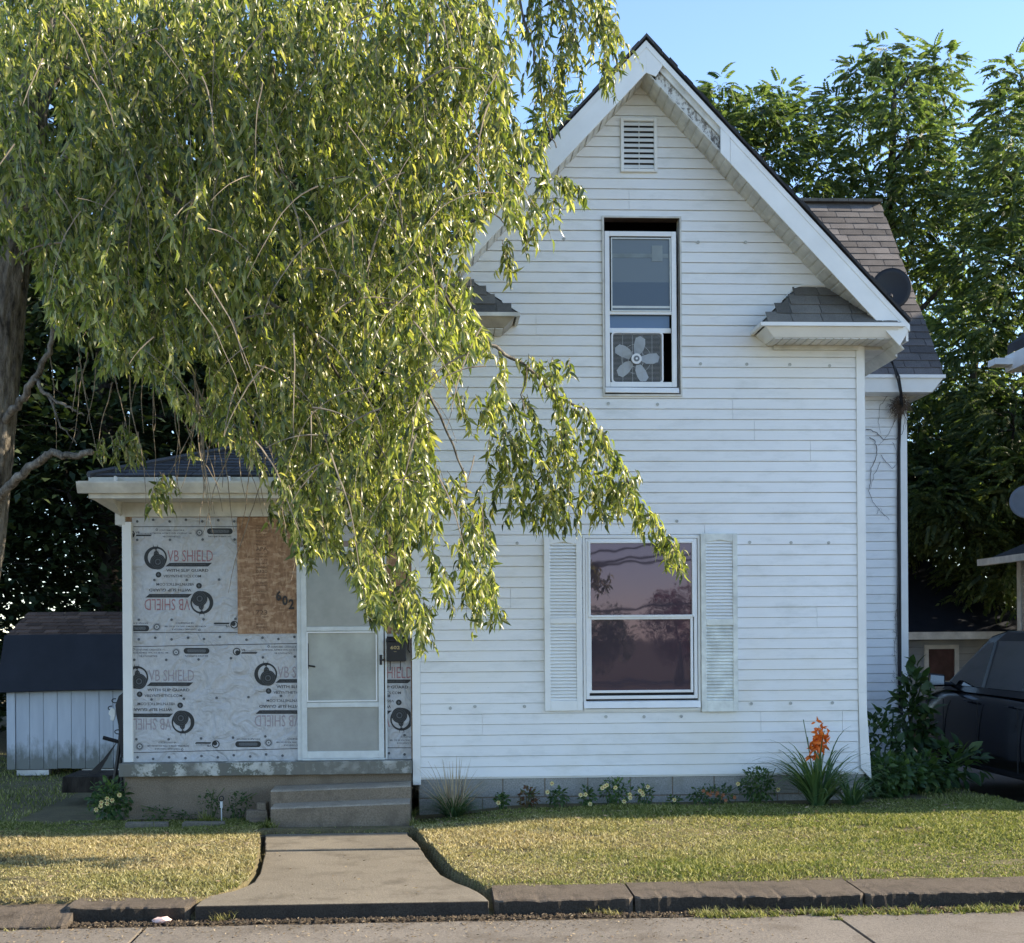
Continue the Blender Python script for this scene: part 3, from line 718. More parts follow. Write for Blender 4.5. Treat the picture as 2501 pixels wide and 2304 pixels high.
# ---- main roof
YO = -.42
AO = P(1578, 88, YO); TO = P(2222, 783, YO); SR = (AO.z-TO.z)/(TO.x-AO.x)
XA, ZR = AO.x, AO.z; HW = TO.x-AO.x
nrm = math.sqrt(1+SR*SR)
def off(perp): return perp*nrm         # vertical drop for a perpendicular distance
def band(m, s, x0, x1, d0, d1, y0, y1, e0=0, e1=0):   # strip parallel to the rake, x measured from the apex
    z = lambda x: ZR-SR*x
    m.prism([(XA+s*x0, z(x0)-off(d0)), (XA+s*x1, z(x1)-off(d0)), (XA+s*(x1-e1), z(x1-e1)-off(d1)), (XA+s*(x0), z(x0)-off(d1))], y0, y1)
for s in (-1, 1):
    m = MB(); band(m, s, 0, HW, .012, .03, YO+.03, 8.3); m.build('roof_deck', MT['sh_dark'], H)
    # shingle edge with little steps
    m = MB(); n = 34
    for k in range(n):
        a0, a1 = HW*k/n, HW*(k+1)/n; j = R.uniform(-.004, .01)
        band(m, s, a0, a1, -.012-j, .010, YO-.018-R.uniform(0, .012), 8.32)
    o = m.build('shingle_edge', MT['sh_dark'], H); o['kind'] = 'stuff'
    m = MB(); band(m, s, 0, HW, .03, .20, -.04, 8.2); m.build('rafter_pack', MT['trim_dirty'], H)
    m = MB(); band(m, s, 0, HW, .0295, .075, YO-.004, YO+.03, 0, 0); m.build('drip_edge', MT['trim'], H)
    # fascia cover: whole on the left, with a stretch torn off near the apex on the right
    if s == -1:
        m = MB(); band(m, s, 0, HW, .055, .245, YO+.002, YO+.022, 0, .12); bevel(m.build('fascia', MT['trim'], H), .003)
    else:
        xa = P(1602, 150, YO).x-XA; xb = P(1760, 330, YO).x-XA; xc = P(1783, 350, YO).x-XA
        m = MB(); z = lambda x: ZR-SR*x
        m.prism([(XA, z(0)-off(.055)), (XA+xa+.08, z(xa+.08)-off(.055)), (XA+xa, z(xa)-off(.20)), (XA, z(0)-off(.245))], YO+.002, YO+.022); m.build('fascia', MT['trim'], H)
        m = MB(); band(m, s, xb, xc, .055, .245, YO-.001, YO+.020); m.build('fascia', MT['trim'], H)
        m = MB(); band(m, s, xc+.003, HW, .055, .245, YO+.002, YO+.022, 0, .1); bevel(m.build('fascia', MT['trim'], H), .003)
        m = MB(); band(m, s, 0.1, xb+.05, .075, .125, YO+.03, YO+.06); m.build('bare_fascia', MT['trim_dirty'], H)
        m = MB(); band(m, s, 0.1, xb+.05, .128, .215, YO+.055, YO+.09); m.build('bare_fascia', MT['peel'], H)['label'] = 'bare rake board with peeling white paint'
    # soffit under the overhang, in panels
    m = MB(); band(m, s, 0, HW-.05, .222, .230, YO+.024, -.002); m.build('soffit', MT['trim_dirty'], H)
    m = MB(); n = int(HW*nrm/.105)
    for k in range(n):
        a0 = (HW-.06)*k/n; band(m, s, a0+.012, a0+(HW-.06)/n-.001, .2305, .2345+.004*(k % 2), YO+.03+.002*(k % 3), -.012)
    o = m.build('soffit_panels', MT['trim_dirty'], H); o['kind'] = 'stuff'
m = MB(); m.prism([(XA-.16, ZR-SR*.16+.006), (XA, ZR+.018), (XA+.16, ZR-SR*.16+.006), (XA+.16, ZR-SR*.16-.02), (XA, ZR-.01), (XA-.16, ZR-SR*.16-.02)], YO-.025, 8.33); m.build('ridge_cap', MT['sh_dark'], H)
# side overhang boxes along the eaves
for s in (-1, 1):
    xe = XA+s*HW; ze = TO.z
    m = MB(); xi = 0 if s < 0 else W
    m.box(min(xe, xi), max(xe, xi), .02, 8.2, ze-.20, ze-.17); m.build('soffit', MT['trim_dirty'], H)
    m = MB(); m.box(xe-s*.03, xe-s*.005, YO+.03, 8.2, ze-.20, ze-.03); m.build('fascia', MT['trim'], H)

# ---- shingles
tabm = {}
def tabmesh(key, w_, h_=.17):
    if (key, w_) not in tabm:
        m = MB(); m.add([(-w_/2, 0, 0), (w_/2, 0, 0), (w_/2, h_, -.002), (-w_/2, h_, -.002), (-w_/2, 0, .009), (0, -.003, .011), (w_/2, 0, .009), (w_/2, h_, .002), (-w_/2, h_, .002)],
            [(0, 1, 6, 5, 4), (4, 5, 6, 7, 8), (1, 2, 7, 6), (3, 0, 4, 8)]); me = m.mesh('shingle', MT[key]); tabm[(key, w_)] = me
    return tabm[(key, w_)]
def shingles(parent, O, ux, us, key, rows, ex, tw, lim, nmax=300, s0=0, y_jit=.004):
    """O origin at the eave, ux along the eave, us up the slope; lim(s) gives the x range at slope distance s"""
    ux, us = Vector(ux).normalized(), Vector(us).normalized(); n = ux.cross(us)
    cnt = 0; rest = MB()
    for r in range(rows):
        s = s0+r*ex; a, b = lim(s+ex*.5)
        if b-a < .06: continue
        x = a - (r % 3)*tw/3 - .05; drift = R.uniform(-.003, .003)
        while x < b:
            x0, x1 = max(x, a), min(x+tw-.008, b)
            if x1-x0 > .05:
                c = O+ux*((x0+x1)/2)+us*(s+drift+R.uniform(-y_jit, y_jit))+n*.003
                if cnt < nmax:
                    o = link('shingle', tabmesh(key, round(tw-.008, 4)), parent)
                    mm = Matrix((ux, us, n)).transposed().to_4x4()
                    mm = mm @ Matrix.Rotation(R.uniform(-.008, .008), 4, 'Z') @ Matrix.Rotation(-.02+R.uniform(-.01, .01), 4, 'X') @ Matrix.Diagonal((max(.15, (x1-x0)/(tw-.008)), (ex+.03)/.17, 1, 1))
                    mm.translation = c; o.matrix_world = mm
                else:
                    q0, q1 = O+ux*x0+us*s, O+ux*x1+us*s
                    rest.add([q0+n*.004, q1+n*.004, q1+us*(ex+.02), q0+us*(ex+.02), q0+n*.013, q1+n*.013], [(4, 5, 2, 3), (0, 1, 5, 4)])
                cnt += 1
            x += tw
    if rest.v: o = rest.build('shingle_field', MT[key], parent); o['kind'] = 'stuff'
    return cnt

# ---- box returns with little hipped roofs
def box_return(right):
    y0 = -.44
    xr = P(2205, 790, y0).x; xl_ = P(1862, 792, y0).x; ze = P(2000, 790, y0).z
    tl, tr_ = P(1948, 702, 0), P(2050, 702, 0); zt = tl.z
    tlx, trx = tl.x, tr_.x+.12
    mir = (lambda x: x) if right else (lambda x: 2*XA-x-.15)
    if not right: ze += .08; zt += .06
    A = [(mir(xl_), y0, ze), (mir(xr), y0, ze), (mir(trx), -.003, zt), (mir(tlx), -.003, zt), (mir(xl_), -.003, ze), (mir(xr), -.003, ze)]
    A = [Vector(p) for p in A]
    m = MB(); m.add(A, [(0, 1, 2, 3), (0, 3, 4), (1, 5, 2), (0, 4, 5, 1), (2, 5, 4, 3)]); rt = m.build('return_roof', MT['sh_old'], H)
    zf1 = ze; zf0 = P(2000, 821, y0).z+(0 if right else .08)
    ins = .10
    m = MB(); m.box(mir(xl_-.02), mir(xr+.015), y0-.03, y0+.02, zf1-.03, zf1+.006); m.box(mir(xl_-.02), mir(xl_+.01), y0+.02, -.003, zf1-.03, zf1+.006); m.build('eave_edge', MT['trim'] if right else MT['trim_dirty'], rt)
    m = MB(); a, b = xl_+.03, xr-.03
    m.hexa([tuple((mir(p[0]), p[1], p[2])) for p in ((a+ins, y0+.07, zf0), (b-.04, y0+.07, zf0), (b-.04, -.003, zf0), (a+ins, -.003, zf0))],
           [tuple((mir(p[0]), p[1], p[2])) for p in ((a, y0, zf1-.03), (b, y0, zf1-.03), (b, -.003, zf1-.03), (a, -.003, zf1-.03))]); bevel(m.build('return_fascia', MT['trim'] if right else MT['brownish'], rt), .004)
    m = MB()
    k = a+ins+.01
    while k < b-.08: m.box(mir(k), mir(k+.075), y0+.075, -.004, zf0-.012, zf0-.002); k += .085
    m.box(mir(a+ins+.08), mir(W-.06 if right else xr-.5), -.05, -.004, zf0-.055, zf0-.013)
    m.build('soffit', MT['trim_dirty'], rt)
    us = (A[3]-A[0]); us.x = 0; Ls = us.length; rows = 4; ex = Ls/rows
    n_ = lambda s: ((tlx-xl_)*s/Ls, (xr-xl_)+(trx-xr)*s/Ls)
    if right: shingles(H, A[0], (1, 0, 0), us, 'sh_old', rows, ex, .30, n_)
    else: shingles(H, A[1], (1, 0, 0), us, 'sh_old', rows, ex, .30, lambda s: ((xr-trx)*s/Ls, (xr-xl_)-(tlx-xl_)*s/Ls))
    # hip side
    i0, i3, i4 = (A[0], A[3], A[4])
    m = MB(); nn = 3
    for k in range(nn):
        t0, t1 = k/nn, (k+1)/nn
        p = [i0.lerp(i3, t0), i4.lerp(i3, t0), i4.lerp(i3, t1), i0.lerp(i3, t1)]
        sx = -1 if right else 1
        offv = Vector((sx*.012, 0, .008))
        m.add([p[0]+offv, p[1]+offv, p[2]+offv*.2, p[3]+offv*.2, p[0], p[1]], [(0, 1, 2, 3), (0, 4, 5, 1)])
    m.build('shingle', MT['sh_old'], H)
    if right:
        m = MB(); m.tube([A[4]+Vector((0, -.012, .01)), A[3]+Vector((-.02, -.012, .0)), A[3]+Vector((.05, -.012, .018)), A[2]+Vector((0, -.012, .02))], .011, 5); m.build('flashing', MT['trim'], H)
box_return(True); box_return(False)

# ---- right wing
YW = 2.49
xw1 = X(2215, YW, 1300); zwb = .06
zE = P(2200, 917, YW-.32).z; xE = P(2305, 917, YW-.32).x
zR_ = P(2100, 495, 4.5).z; YR = 4.5
def limw(z): return (W+.002, xw1-.105)
boards(H, MT['siding'], YW, zwb, zE-.08, EX, limw, [], {})
MB().box(W-.2, xw1-.002, YW+.004, YW+.1, zg, zE).build('wall', MT['siding'], H)
MB().box(xw1-.1, xw1, YW-.028, YW+.1, P(2200, 1830, YW).z, zE-.10).build('corner_board', MT['trim'], H)
MB().box(xw1-.08, xw1-.002, YW+.1, 6.4, 0, zE-.1).build('wall', MT['siding'], H)
MB().box(W-.1, xw1-.01, YW+.012, YW+.15, zg, .065).build('foundation', MT['block'], H)
m = MB(); v = [(3.2, YW-.32, zE), (xE, YW-.32, zE), (xE, YR, zR_), (3.2, YR, zR_)]
m.add([Vector(p) for p in v]+[Vector(p)+Vector((0, 0, -.05)) for p in v], [(0, 1, 2, 3), (7, 6, 5, 4), (0, 4, 5, 1), (1, 5, 6, 2), (3, 2, 6, 7), (0, 3, 7, 4)])
v2 = [(3.2, YR, zR_), (xE, YR, zR_), (xE, 2*YR-YW+.32, zE), (3.2, 2*YR-YW+.32, zE)]
m.add([Vector(p) for p in v2]+[Vector(p)+Vector((0, 0, -.05)) for p in v2], [(0, 1, 2, 3), (7, 6, 5, 4), (0, 4, 5, 1), (1, 5, 6, 2), (3, 2, 6, 7), (0, 3, 7, 4)])
m.build('wing_roof', MT['sh_grey'], H)
usw = Vector((0, YR-YW+.32, zR_-zE)); Lw = usw.length; exw = .135
rowsw = int(Lw/exw)
def limr(s):
    z = zE+(zR_-zE)*s/Lw
    xm = XA+(ZR-z)/SR - .1     # hidden behind the main roof further left
    xm = min(xm, xE-.5)
    return (.15+.35*s/Lw, xE-4.2+.012)
shingles(H, Vector((4.2, YW-.32, zE)), (1, 0, 0), usw, 'sh_grey', rowsw, exw, .31, limr, 230)
m = MB()
k = 3.9
while k < xE-.02: m.box(k, min(k+.2, xE+.01), YR-.10, YR+.10, zR_-.015, zR_+.022+R.uniform(0, .004)); k += .205
m.build('ridge_cap', MT['sh_old'], H)  # paler than the slope: sunlight on the ridge put into the colour
zF = P(2200, 958, YW-.32).z
m = MB(); m.box(W-.1, xE+.01, YW-.36, YW-.30, zE-.035, zE+.004); m.build('eave_edge', MT['trim'], H)
m = MB(); m.hexa([(W-.1, YW-.32, zF), (xE-.14, YW-.32, zF), (xE-.14, YW, zF), (W-.1, YW, zF)], [(W-.1, YW-.335, zE-.035), (xE-.01, YW-.335, zE-.035), (xE-.01, YW, zE-.035), (W-.1, YW, zE-.035)])
bevel(m.build('fascia', MT['trim'], H), .003)
m = MB(); m.hexa([(xw1, YW+.02, zF-.06), (xE-.13, YW-.3, zF), (xE-.13, 6.4, zF), (xw1, 6.4, zF-.06)], [(xw1, YW+.02, zE-.1), (xE-.02, YW-.3, zE-.1), (xE-.02, 6.4, zE-.1), (xw1, 6.4, zE-.1)]); m.build('soffit', MT['trim_dirty'], H)
m = MB(); m.prism([(xw1-.08, zE-.1)]*0 or [(xw1-.08, zE-.12), (xw1, zE-.12), (xw1, zE+.1), (xw1-.08, zE+.1)], YW+.1, 6.4); m.build('wall', MT['siding'], H)

# ---- porch
YP = .08
PX0 = X(303, YP, 1560)
slabz1, slabz0 = P(650, 1861, YP-.12).z, P(650, 1893, YP-.12).z
xs0 = X(290, YP-.16, 1880)
m = MB(); n = 60; x1_ = -.035
poly = [(xs0+(x1_-xs0)*q/n, YP-.17+R.uniform(-.007, .007)) for q in range(n+1)] + [(x1_, 3.0), (xs0, 3.0)]
m.slab(poly, slabz0, slabz1); bevel(m.build('porch_slab', MT['slab'], H), .006, 1)
m = MB(); m.box(X(306, YP-.06, 1950), -.04, YP-.08, 2.95, -.35, slabz0-.001); m.build('porch_foundation', MT['found'], H)
zp0 = slabz1
def pr(u0, u1, v0, v1, y=YP): return rect(u0, u1, v0, v1, y)
zft = P(500, 1218, YP).z; zfb = P(500, 1262, YP-.03).z
MB().box(PX0, -.03, YP+.012, YP+.10, zp0, zft+.1).build('wall', MT['osb'], H)
MB().box(PX0, PX0+.09, YP+.1, 3, zp0, zft).build('wall', MT['siding'], H)
MB().box(PX0-.05, -.005, YP-.03, YP+.011, zfb, zft+.1).build('frieze_board', MT['trim_dirty'], H)
m = MB(); a = pr(281, 305, 1228, 1282, YP-.04); m.box(a[0], a[1], YP-.045, 2.8, a[2], zft+.05); m.build('frieze_board', MT['trim_dirty'], H)
m = MB(); a = pr(300, 323, 1275, 1862, YP-.03); m.box(a[0], a[1], YP-.04, YP+.011, zp0+.004, a[3]); m.box(a[0]-.002, a[0]+.02, YP+.011, YP+.09, zp0+.004, a[3]); bevel(m.build('corner_board', MT['trim'], H), .004)

# wrap sheets with their print
def wrapsheet(u0, u1, v0, v1, yy, label=None):
    a = rect(u0, u1, v0, v1, yy); nxx, nzz = 40, 40
    V = []; 
    for j in range(nzz+1):
        for i in range(nxx+1):
            x = a[0]+(a[1]-a[0])*i/nxx; z = a[2]+(a[3]-a[2])*j/nzz
            V.append((x, yy, z))
    F = [(j*(nxx+1)+i, j*(nxx+1)+i+1, (j+1)*(nxx+1)+i+1, (j+1)*(nxx+1)+i) for j in range(nzz) for i in range(nxx)]
    n0 = len(V); V += [(a[0], yy+.004, a[2]), (a[1], yy+.004, a[2]), (a[1], yy+.004, a[3]), (a[0], yy+.004, a[3])]; F.append((n0+3, n0+2, n0+1, n0))
    m = MB(); m.v = V; m.f = F
    o = m.build('house_wrap', MT['wrap'], H, smooth=True, fix=False)
    if label: o['label'] = label
    return o, a
_fc = bpy.data.curves.new('t', 'FONT')
def textmesh(body, height, width=None, bold=0.0, spacing=1):
    c = bpy.data.curves.new('t', 'FONT'); c.body = body; c.size = 1; c.offset = bold; c.space_character = spacing; c.resolution_u = 2
    o = bpy.data.objects.new('t', c); COL.objects.link(o)
    dg = bpy.context.evaluated_depsgraph_get(); dg.update(); me = bpy.data.meshes.new_from_object(o.evaluated_get(dg))
    vs = np.array([tuple(v.co) for v in me.vertices]); fs = [tuple(p.vertices) for p in me.polygons]
    bpy.data.objects.remove(o); bpy.data.curves.remove(c); bpy.data.meshes.remove(me)
    lo, hi = vs.min(0), vs.max(0)
    s = height/(hi[1]-lo[1]); sx = s if width is None else width/(hi[0]-lo[0])
    vs = (vs-(lo+hi)/2)*[sx, s, 1]
    return vs, fs
_tcache = {}
def txt(m, body, cu, cv, hpx, wpx, y, rot=0, bold=0.0):
    key = (body, hpx, wpx, bold)
    if key not in _tcache: _tcache[key] = textmesh(body, hpx, wpx, bold)
    vs, fs = _tcache[key]
    c, s = math.cos(rot), math.sin(rot)
    m.add([tuple(P(cu+(q[0]*c-q[1]*s), cv-(q[0]*s+q[1]*c), y)) for q in vs], fs)
def poly2(m, pts, y): m.add([tuple(P(u, v, y)) for u, v in pts], [tuple(range(len(pts)))])
def ringp(m, cu, cv, r0, r1, y, seg=28, dcu=0, dcv=0):
    vs = [tuple(P(cu+r1*math.cos(6.2832*k/seg), cv+r1*math.sin(6.2832*k/seg), y)) for k in range(seg)]
    vs += [tuple(P(cu+dcu+r0*math.cos(6.2832*k/seg), cv+dcv+r0*math.sin(6.2832*k/seg), y)) for k in range(seg)]
    m.add(vs, [(k, (k+1) % seg, seg+(k+1) % seg, seg+k) for k in range(seg)])
def discp(m, cu, cv, r, y, seg=20): poly2(m, [(cu+r*math.cos(6.2832*k/seg), cv+r*math.sin(6.2832*k/seg)) for k in range(seg)], y)
def clipbuild(m, rectr, name, mat, parent):
    me = m.mesh(name, mat); bm = bmesh.new(); bm.from_mesh(me)
    for co, no in (((rectr[0], 0, 0), (-1, 0, 0)), ((rectr[1], 0, 0), (1, 0, 0)), ((0, 0, rectr[2]), (0, 0, -1)), ((0, 0, rectr[3]), (0, 0, 1))):
        bmesh.ops.bisect_plane(bm, geom=bm.verts[:]+bm.edges[:]+bm.faces[:], plane_co=co, plane_no=no, clear_outer=True)
    if len(bm.faces) == 0: bm.free(); return None
    for f in bm.faces:
        if f.normal.y > 0: f.normal_flip()
    bm.to_mesh(me); bm.free(); return link(name, me, parent)
class Bag:
    def __init__(s): s.parts = []
    def new(s, name): m = MB(); s.parts.append((name, m)); return m
def logo(ink, grey, cu, cv, s, y):   # broken ring, wheel and a horned helm figure; s = +1 upright, -1 turned over
    f = lambda du, dv: (cu+s*du, cv+s*dv)
    ringp(ink, cu, cv, 21.5, 28, y, 40, s*2.5, s*-1.0)
    c = f(5.5, 9.5); discp(ink, c[0], c[1], 19, y-.0008, 28); ringp(grey, c[0], c[1], 15.6, 16.2, y-.0016, 28); ringp(grey, c[0], c[1], 11.5, 12, y-.0016, 28)
    ringp(grey, c[0], c[1], 5, 7.2, y-.0016, 20)
    for pts in ([(-5, -7), (9, -7), (7, -14), (1, -20), (-4, -14)], [(-6, -34), (-4.5, -28), (-1, -26), (-3, -22), (-6, -27)], [(5.5, -34), (4.5, -28), (1, -26), (3, -22), (6, -27)], [(-5, -8), (10, -8), (13, -1), (9, -3), (4, -5), (-3, -4)], [(-3, -26), (4, -26), (3, -20), (-2, -20)]):
        poly2(ink, [f(*p) for p in pts], y-.0012)
    for pts in ([(-1, -18), (1.5, -18), (.5, -14)], [(2, -13), (6, -12), (4, -9)], [(-3, -12), (-.5, -13), (-2, -9)]):
        poly2(grey, [f(*p) for p in pts], y-.002)
def drop(ink, grey, cu, cv, s, y):
    discp(ink, cu, cv, 7, y, 16); poly2(grey, [(cu+s*a, cv+s*b) for a, b in ((0, -5), (3, 0), (1, 4), (-1, 1), (-2, 3), (-3, 0))], y-.0008)
def tile(bag, red, grey, u, v, y, s=1):
    f = lambda du, dv: (u+s*du, v+s*dv); rot = 0 if s > 0 else math.pi
    logo(bag.new('printed_logo'), grey, u, v, s, y)
    rr_ = MB(); txt(rr_, 'VB SHIELD', *f(84.5, -5), 28, 111, y, rot, 0); red.append(rr_)
    poly2(bag.new('printed_bar'), [f(*p) for p in ((24, 21), (34, 12), (138, 12), (128, 21))], y)
    txt(grey, 'ALL SEASONS SHIELD SYSTEMS', *f(80, 16.5), 3.2, 84, y-.0008, rot)
    txt(bag.new('lettering'), 'WITH SLIP GUARD', *f(77.5, 30.5), 7, 103, y, rot, .012)
    txt(bag.new('lettering'), 'VBSYNTHETICS.COM', *f(65, 44.5), 6.6, 92, y, rot, .004)
    drop(bag.new('printed_drop'), grey, *f(7, 41), s, y)
def smallprint(ink, grey, u, v, y, s=1):
    f = lambda du, dv: (u+s*du, v+s*dv); rot = 0 if s > 0 else math.pi
    txt(grey, 'CONFORMS: CAN/CSA B', *f(2, -7.5), 3.6, 62, y, rot, .01); txt(grey, 'ASTM E226, ASTM D 1970, ICC ES AC 188', *f(0, 0), 4.2, 102, y, rot, .02); txt(grey, 'VB SYNTHETICS', *f(2, 8), 4.0, 44, y, rot, .015)
    ringp(grey, *f(-34, -9), 1.6, 3, y, 12)
    ringp(grey, *f(70, -1.5), 5, 8, y, 18); ringp(grey, *f(70, -1.5), 9.2, 9.8, y, 18); discp(grey, *f(70, -1.5), 2, y, 8)
    c = f(120, -5)
    poly2(ink, [(c[0]+s*(24*(1 if math.cos(t) > 0 else -1)+7.4*math.cos(t)), c[1]+7.4*math.sin(t)) for t in np.linspace(0, 2*math.pi, 24, endpoint=False)], y)
    poly2(grey, [(c[0]+s*(19*(1 if math.cos(t) > 0 else -1)+4*math.cos(t)), c[1]+4*math.sin(t)) for t in np.linspace(0, 2*math.pi, 16, endpoint=False)], y-.0008)
    txt(grey, 'NOA#16-0427.03', *f(120, 7.5), 4.2, 56, y, rot, .02)
def badge(ink, grey, u, v, y, s=1):
    f = lambda du, dv: (u+s*du, v+s*dv); rot = 0 if s > 0 else math.pi
    ringp(ink, *f(-23, 0), 7, 9.5, y, 18); discp(ink, *f(-21, 2), 5.5, y, 12)
    txt(grey, 'VB', *f(-7, -4), 5, 10, y, rot, .02); poly2(ink, [f(*p) for p in ((-12, 5), (-10, 1), (28, 1), (25, 5))], y); txt(grey, 'SYNTHETICS', *f(10, -1.5), 3, 30, y, rot, .01)
YWp = YP+.004
def sheet(u0, u1, v0, v1, yy, tiles, smalls, badges, lines, faded, label):
    o, a = wrapsheet(u0, u1, v0, v1, yy, label)
    y = yy-.0015; ink, red, grey, bag = MB(), [], MB(), Bag()
    for (u, v) in tiles:
        tile(bag, red, grey, u, v, y); tile(bag, red, grey, u+113, v+109, y, -1)
    for (u, v, s) in smalls: smallprint(ink, grey, u, v, y, s)
    for (u, v, s) in badges: badge(ink, grey, u, v, y, s)
    for (ua, va, ub, vb) in lines: poly2(ink, [(ua, va), (ub, vb), (ub, vb+1.6), (ua, va+1.6)], y)
    a = (a[0]+.006, a[1]-.004, a[2]+.003, a[3]-.003)
    for nm_, q_m in bag.parts: clipbuild(q_m, a, nm_, MT['ink'], o)
    q_o = clipbuild(ink, a, 'fine_print', MT['ink'], o)
    if q_o: q_o['kind'] = 'stuff'

    for rr_ in red: clipbuild(rr_, a, 'lettering', MT['fadedink'] if faded else MT['redink'], o)
    q_o = clipbuild(grey, a, 'fine_print', MT['greyink'], o)
    if q_o: q_o['kind'] = 'stuff'
    return o
s1 = sheet(323, 581, 1264, 1556, YWp, [(380, 1363)], [(417, 1303, 1), (453, 1530, -1)], [(343, 1305, 1), (549, 1526, -1)], [(326, 1286, 580, 1286), (326, 1545, 580, 1544)], 0, 'upper wrap sheet with red VB SHIELD lettering')
s2 = sheet(321, 727, 1548, 1862, YWp-.004, [(334, 1655), (649, 1647)], [(360, 1595, 1), (690, 1588, 1), (411, 1822, -1), (726, 1813, -1), (726-315+190, 1813, -1)][:4], [(601, 1592, 1), (504, 1818, -1)], [(325, 1579, 727, 1571), (325, 1838, 727, 1828)], 1, 'lower creased wrap sheet with faded lettering')
s3 = sheet(943, 1004, 1548, 1862, YWp-.002, [(868, 1648)], [(1003, 1808, -1)], [], [(943, 1826, 1004, 1826)], 0, 'narrow wrap strip right of the door')
m = MB()
caps = [(335,1274),(374,1270),(414,1274),(454,1270),(494,1274),(533,1271),(572,1274),(335,1319),(415,1319),(495,1318),(573,1318),(377,1417),(456,1417),(535,1416),(339,1514),(419,1514),(497,1513),(575,1512),
 (339,1562),(379,1558),(419,1562),(459,1558),(498,1561),(537,1556),(602,1563),(641,1558),(680,1561),(719,1556),(328,1612),(406,1612),(485,1611),(564,1608),(642,1606),(720,1604),(370,1709),(449,1707),(529,1705),(607,1703),(686,1700),(333,1806),(412,1806),(491,1804),(569,1802),(648,1799),
 (336,1850),(374,1854),(413,1850),(453,1852),(492,1847),(532,1850),(571,1845),(611,1848),(650,1843),(690,1846),(950,1700),(988,1796),(950,1840),(988,1843)]
for u, v in caps:
    if 700 > u or u > 715 or True:
        ringp(m, u, v, 1.3, 3.3, YWp-.009, 10); discp(m, u, v, 1.3, YWp-.008, 8)
o = m.build('wrap_fasteners', simple('cap_nails', (.10, .11, .12), .5, .3), H); o['kind'] = 'stuff'

# strand board panels
a = pr(580, 727, 1265, 1548, YP); MB().box(a[0], a[1], YP-.008, YP+.010, a[2], a[3]).build('strand_board', MT['osb'], H); tag(bpy.data.objects['strand_board'], 'strand board panel bearing 602')
ob = bpy.data.objects['strand_board']
m = MB()
for (v, h, b) in [(1285,4,'SHEATHING SPAN'),(1291,3,'EXPOSURE ONE'),(1297,5,'RATED'),(1306,3,'PANEL 24/16'),(1313,5,'7/16 CATEGORY'),(1322,4,'SIZED FOR SPACING'),(1330,3,'MILL 402'),(1341,9,'APA'),(1353,4,'STRENGTH AXIS'),(1360,4,'THIS DIRECTION'),(1367,3,'PS 2 10'),(1376,4,'HUD UM 40'),(1386,5,'SHEATHING'),(1396,8,'0320'),(1405,3,'FOR USE WITH'),(1412,4,'SPACED STUDS'),(1424,5,'16 INCH'),(1430,4,'EXPOSURE'),(1445,4,'WALL'),(1477,3,'THIS SIDE DOWN'),(1496,11,'723'),(1507,3,'PANEL GRADE'),(1525,4,'MADE TO'),(1533,4,'STANDARD')]:
    txt(m, b, 639, v, h, 28, YP-.0095, 0, .01)
clipbuild(m, a, 'fine_print', MT['brownink'], ob)['kind'] = 'stuff'
m = MB()
for b, u, v in (('6', 680.5, 1455.5), ('0', 696, 1467), ('2', 711.5, 1476)):
    m2 = MB(); txt(m2, b, u, v, 25, 13.5, YP-.016, 0, .035)
    me = m2.mesh('house_number', MT['numblack']); o = link('house_number', me, ob)
    sm = o.modifiers.new('thick', 'SOLIDIFY'); sm.thickness = .006; sm.offset = 0
a = pr(943, 1004, 1265, 1548, YP); MB().box(a[0], a[1], YP-.006, YP+.010, a[2], a[3]).build('strand_board', MT['osb'], H)
# header over the door
a = pr(727, 943, 1263, 1338, YP); MB().box(a[0], a[1], YP-.012, YP+.011, a[2], a[3]).build('door_header', MT['wrap'], H)
MB().box(a[0], a[1], YP-.03, YP-.012, P(830, 1337, YP).z, P(830, 1322, YP).z).build('door_header_trim', simple('weathered_brown_trim', (.25, .19, .17), .8, .3, 10), H)
# storm door
DR = pr(726, 945, 1336, 1860, YP-.03)
m = MB(); m.box(DR[0], X(735, YP-.03), YP-.045, YP+.011, zp0+.002, DR[3]); m.box(X(938, YP-.03), DR[1], YP-.045, YP+.011, zp0+.002, DR[3]); m.box(X(735, YP-.03), X(938, YP-.03), YP-.045, YP+.011, P(830, 1349, YP).z, DR[3])
m.box(X(735, YP-.03), X(938, YP-.03), YP-.06, YP+.011, zp0+.002, zp0+.018)
dfr = m.build('door_frame', MT['frame_old'], H); bevel(dfr, .004)
ya, yb = YP-.058, YP-.022
a = pr(736, 937, 1350, 1855, ya); m = MB()
m.box(a[0], X(747, ya), ya, yb, zp0+.02, a[3]); m.box(X(922, ya), a[1], ya, yb, zp0+.02, a[3])
xi, xj = X(747, ya), X(922, ya)
for v0, v1 in ((1350, 1353), (1531, 1541), (1716, 1728), (1835, 1853)):
    m.box(xi, xj, ya, yb, max(zp0+.02, P(830, v1, ya).z), P(830, v0, ya).z)
door = m.build('storm_door', MT['frame_old'], H); bevel(door, .004)
for v0, v1, mt, nm in ((1353, 1531, 'pane_door', 'pane'), (1541, 1716, 'pane_door2', 'pane'), (1728, 1835, 'panel_door', 'kick_panel')):
    MB().box(xi, xj, ya+.014, ya+.02, P(830, v1, ya).z, P(830, v0, ya).z).build(nm, MT[mt], door)
q = pr(749, 921, 1543, 1714, ya-.003); m = MB(); frame(m, q, .012, ya-.006, ya+.012); m.build('pane_frame', MT['frame'], door)
m = MB(); q = P(930, 1612, ya-.01); m.disc((q.x, q.z), .012, ya-.03, ya, 10); m.box(q.x-.012, q.x+.012, ya-.008, ya, q.z-.05, q.z+.05); m.tube([(q.x, ya-.03, q.z), (q.x+.03, ya-.035, q.z-.002)], .008, 6); m.build('latch', MT['black'], door)
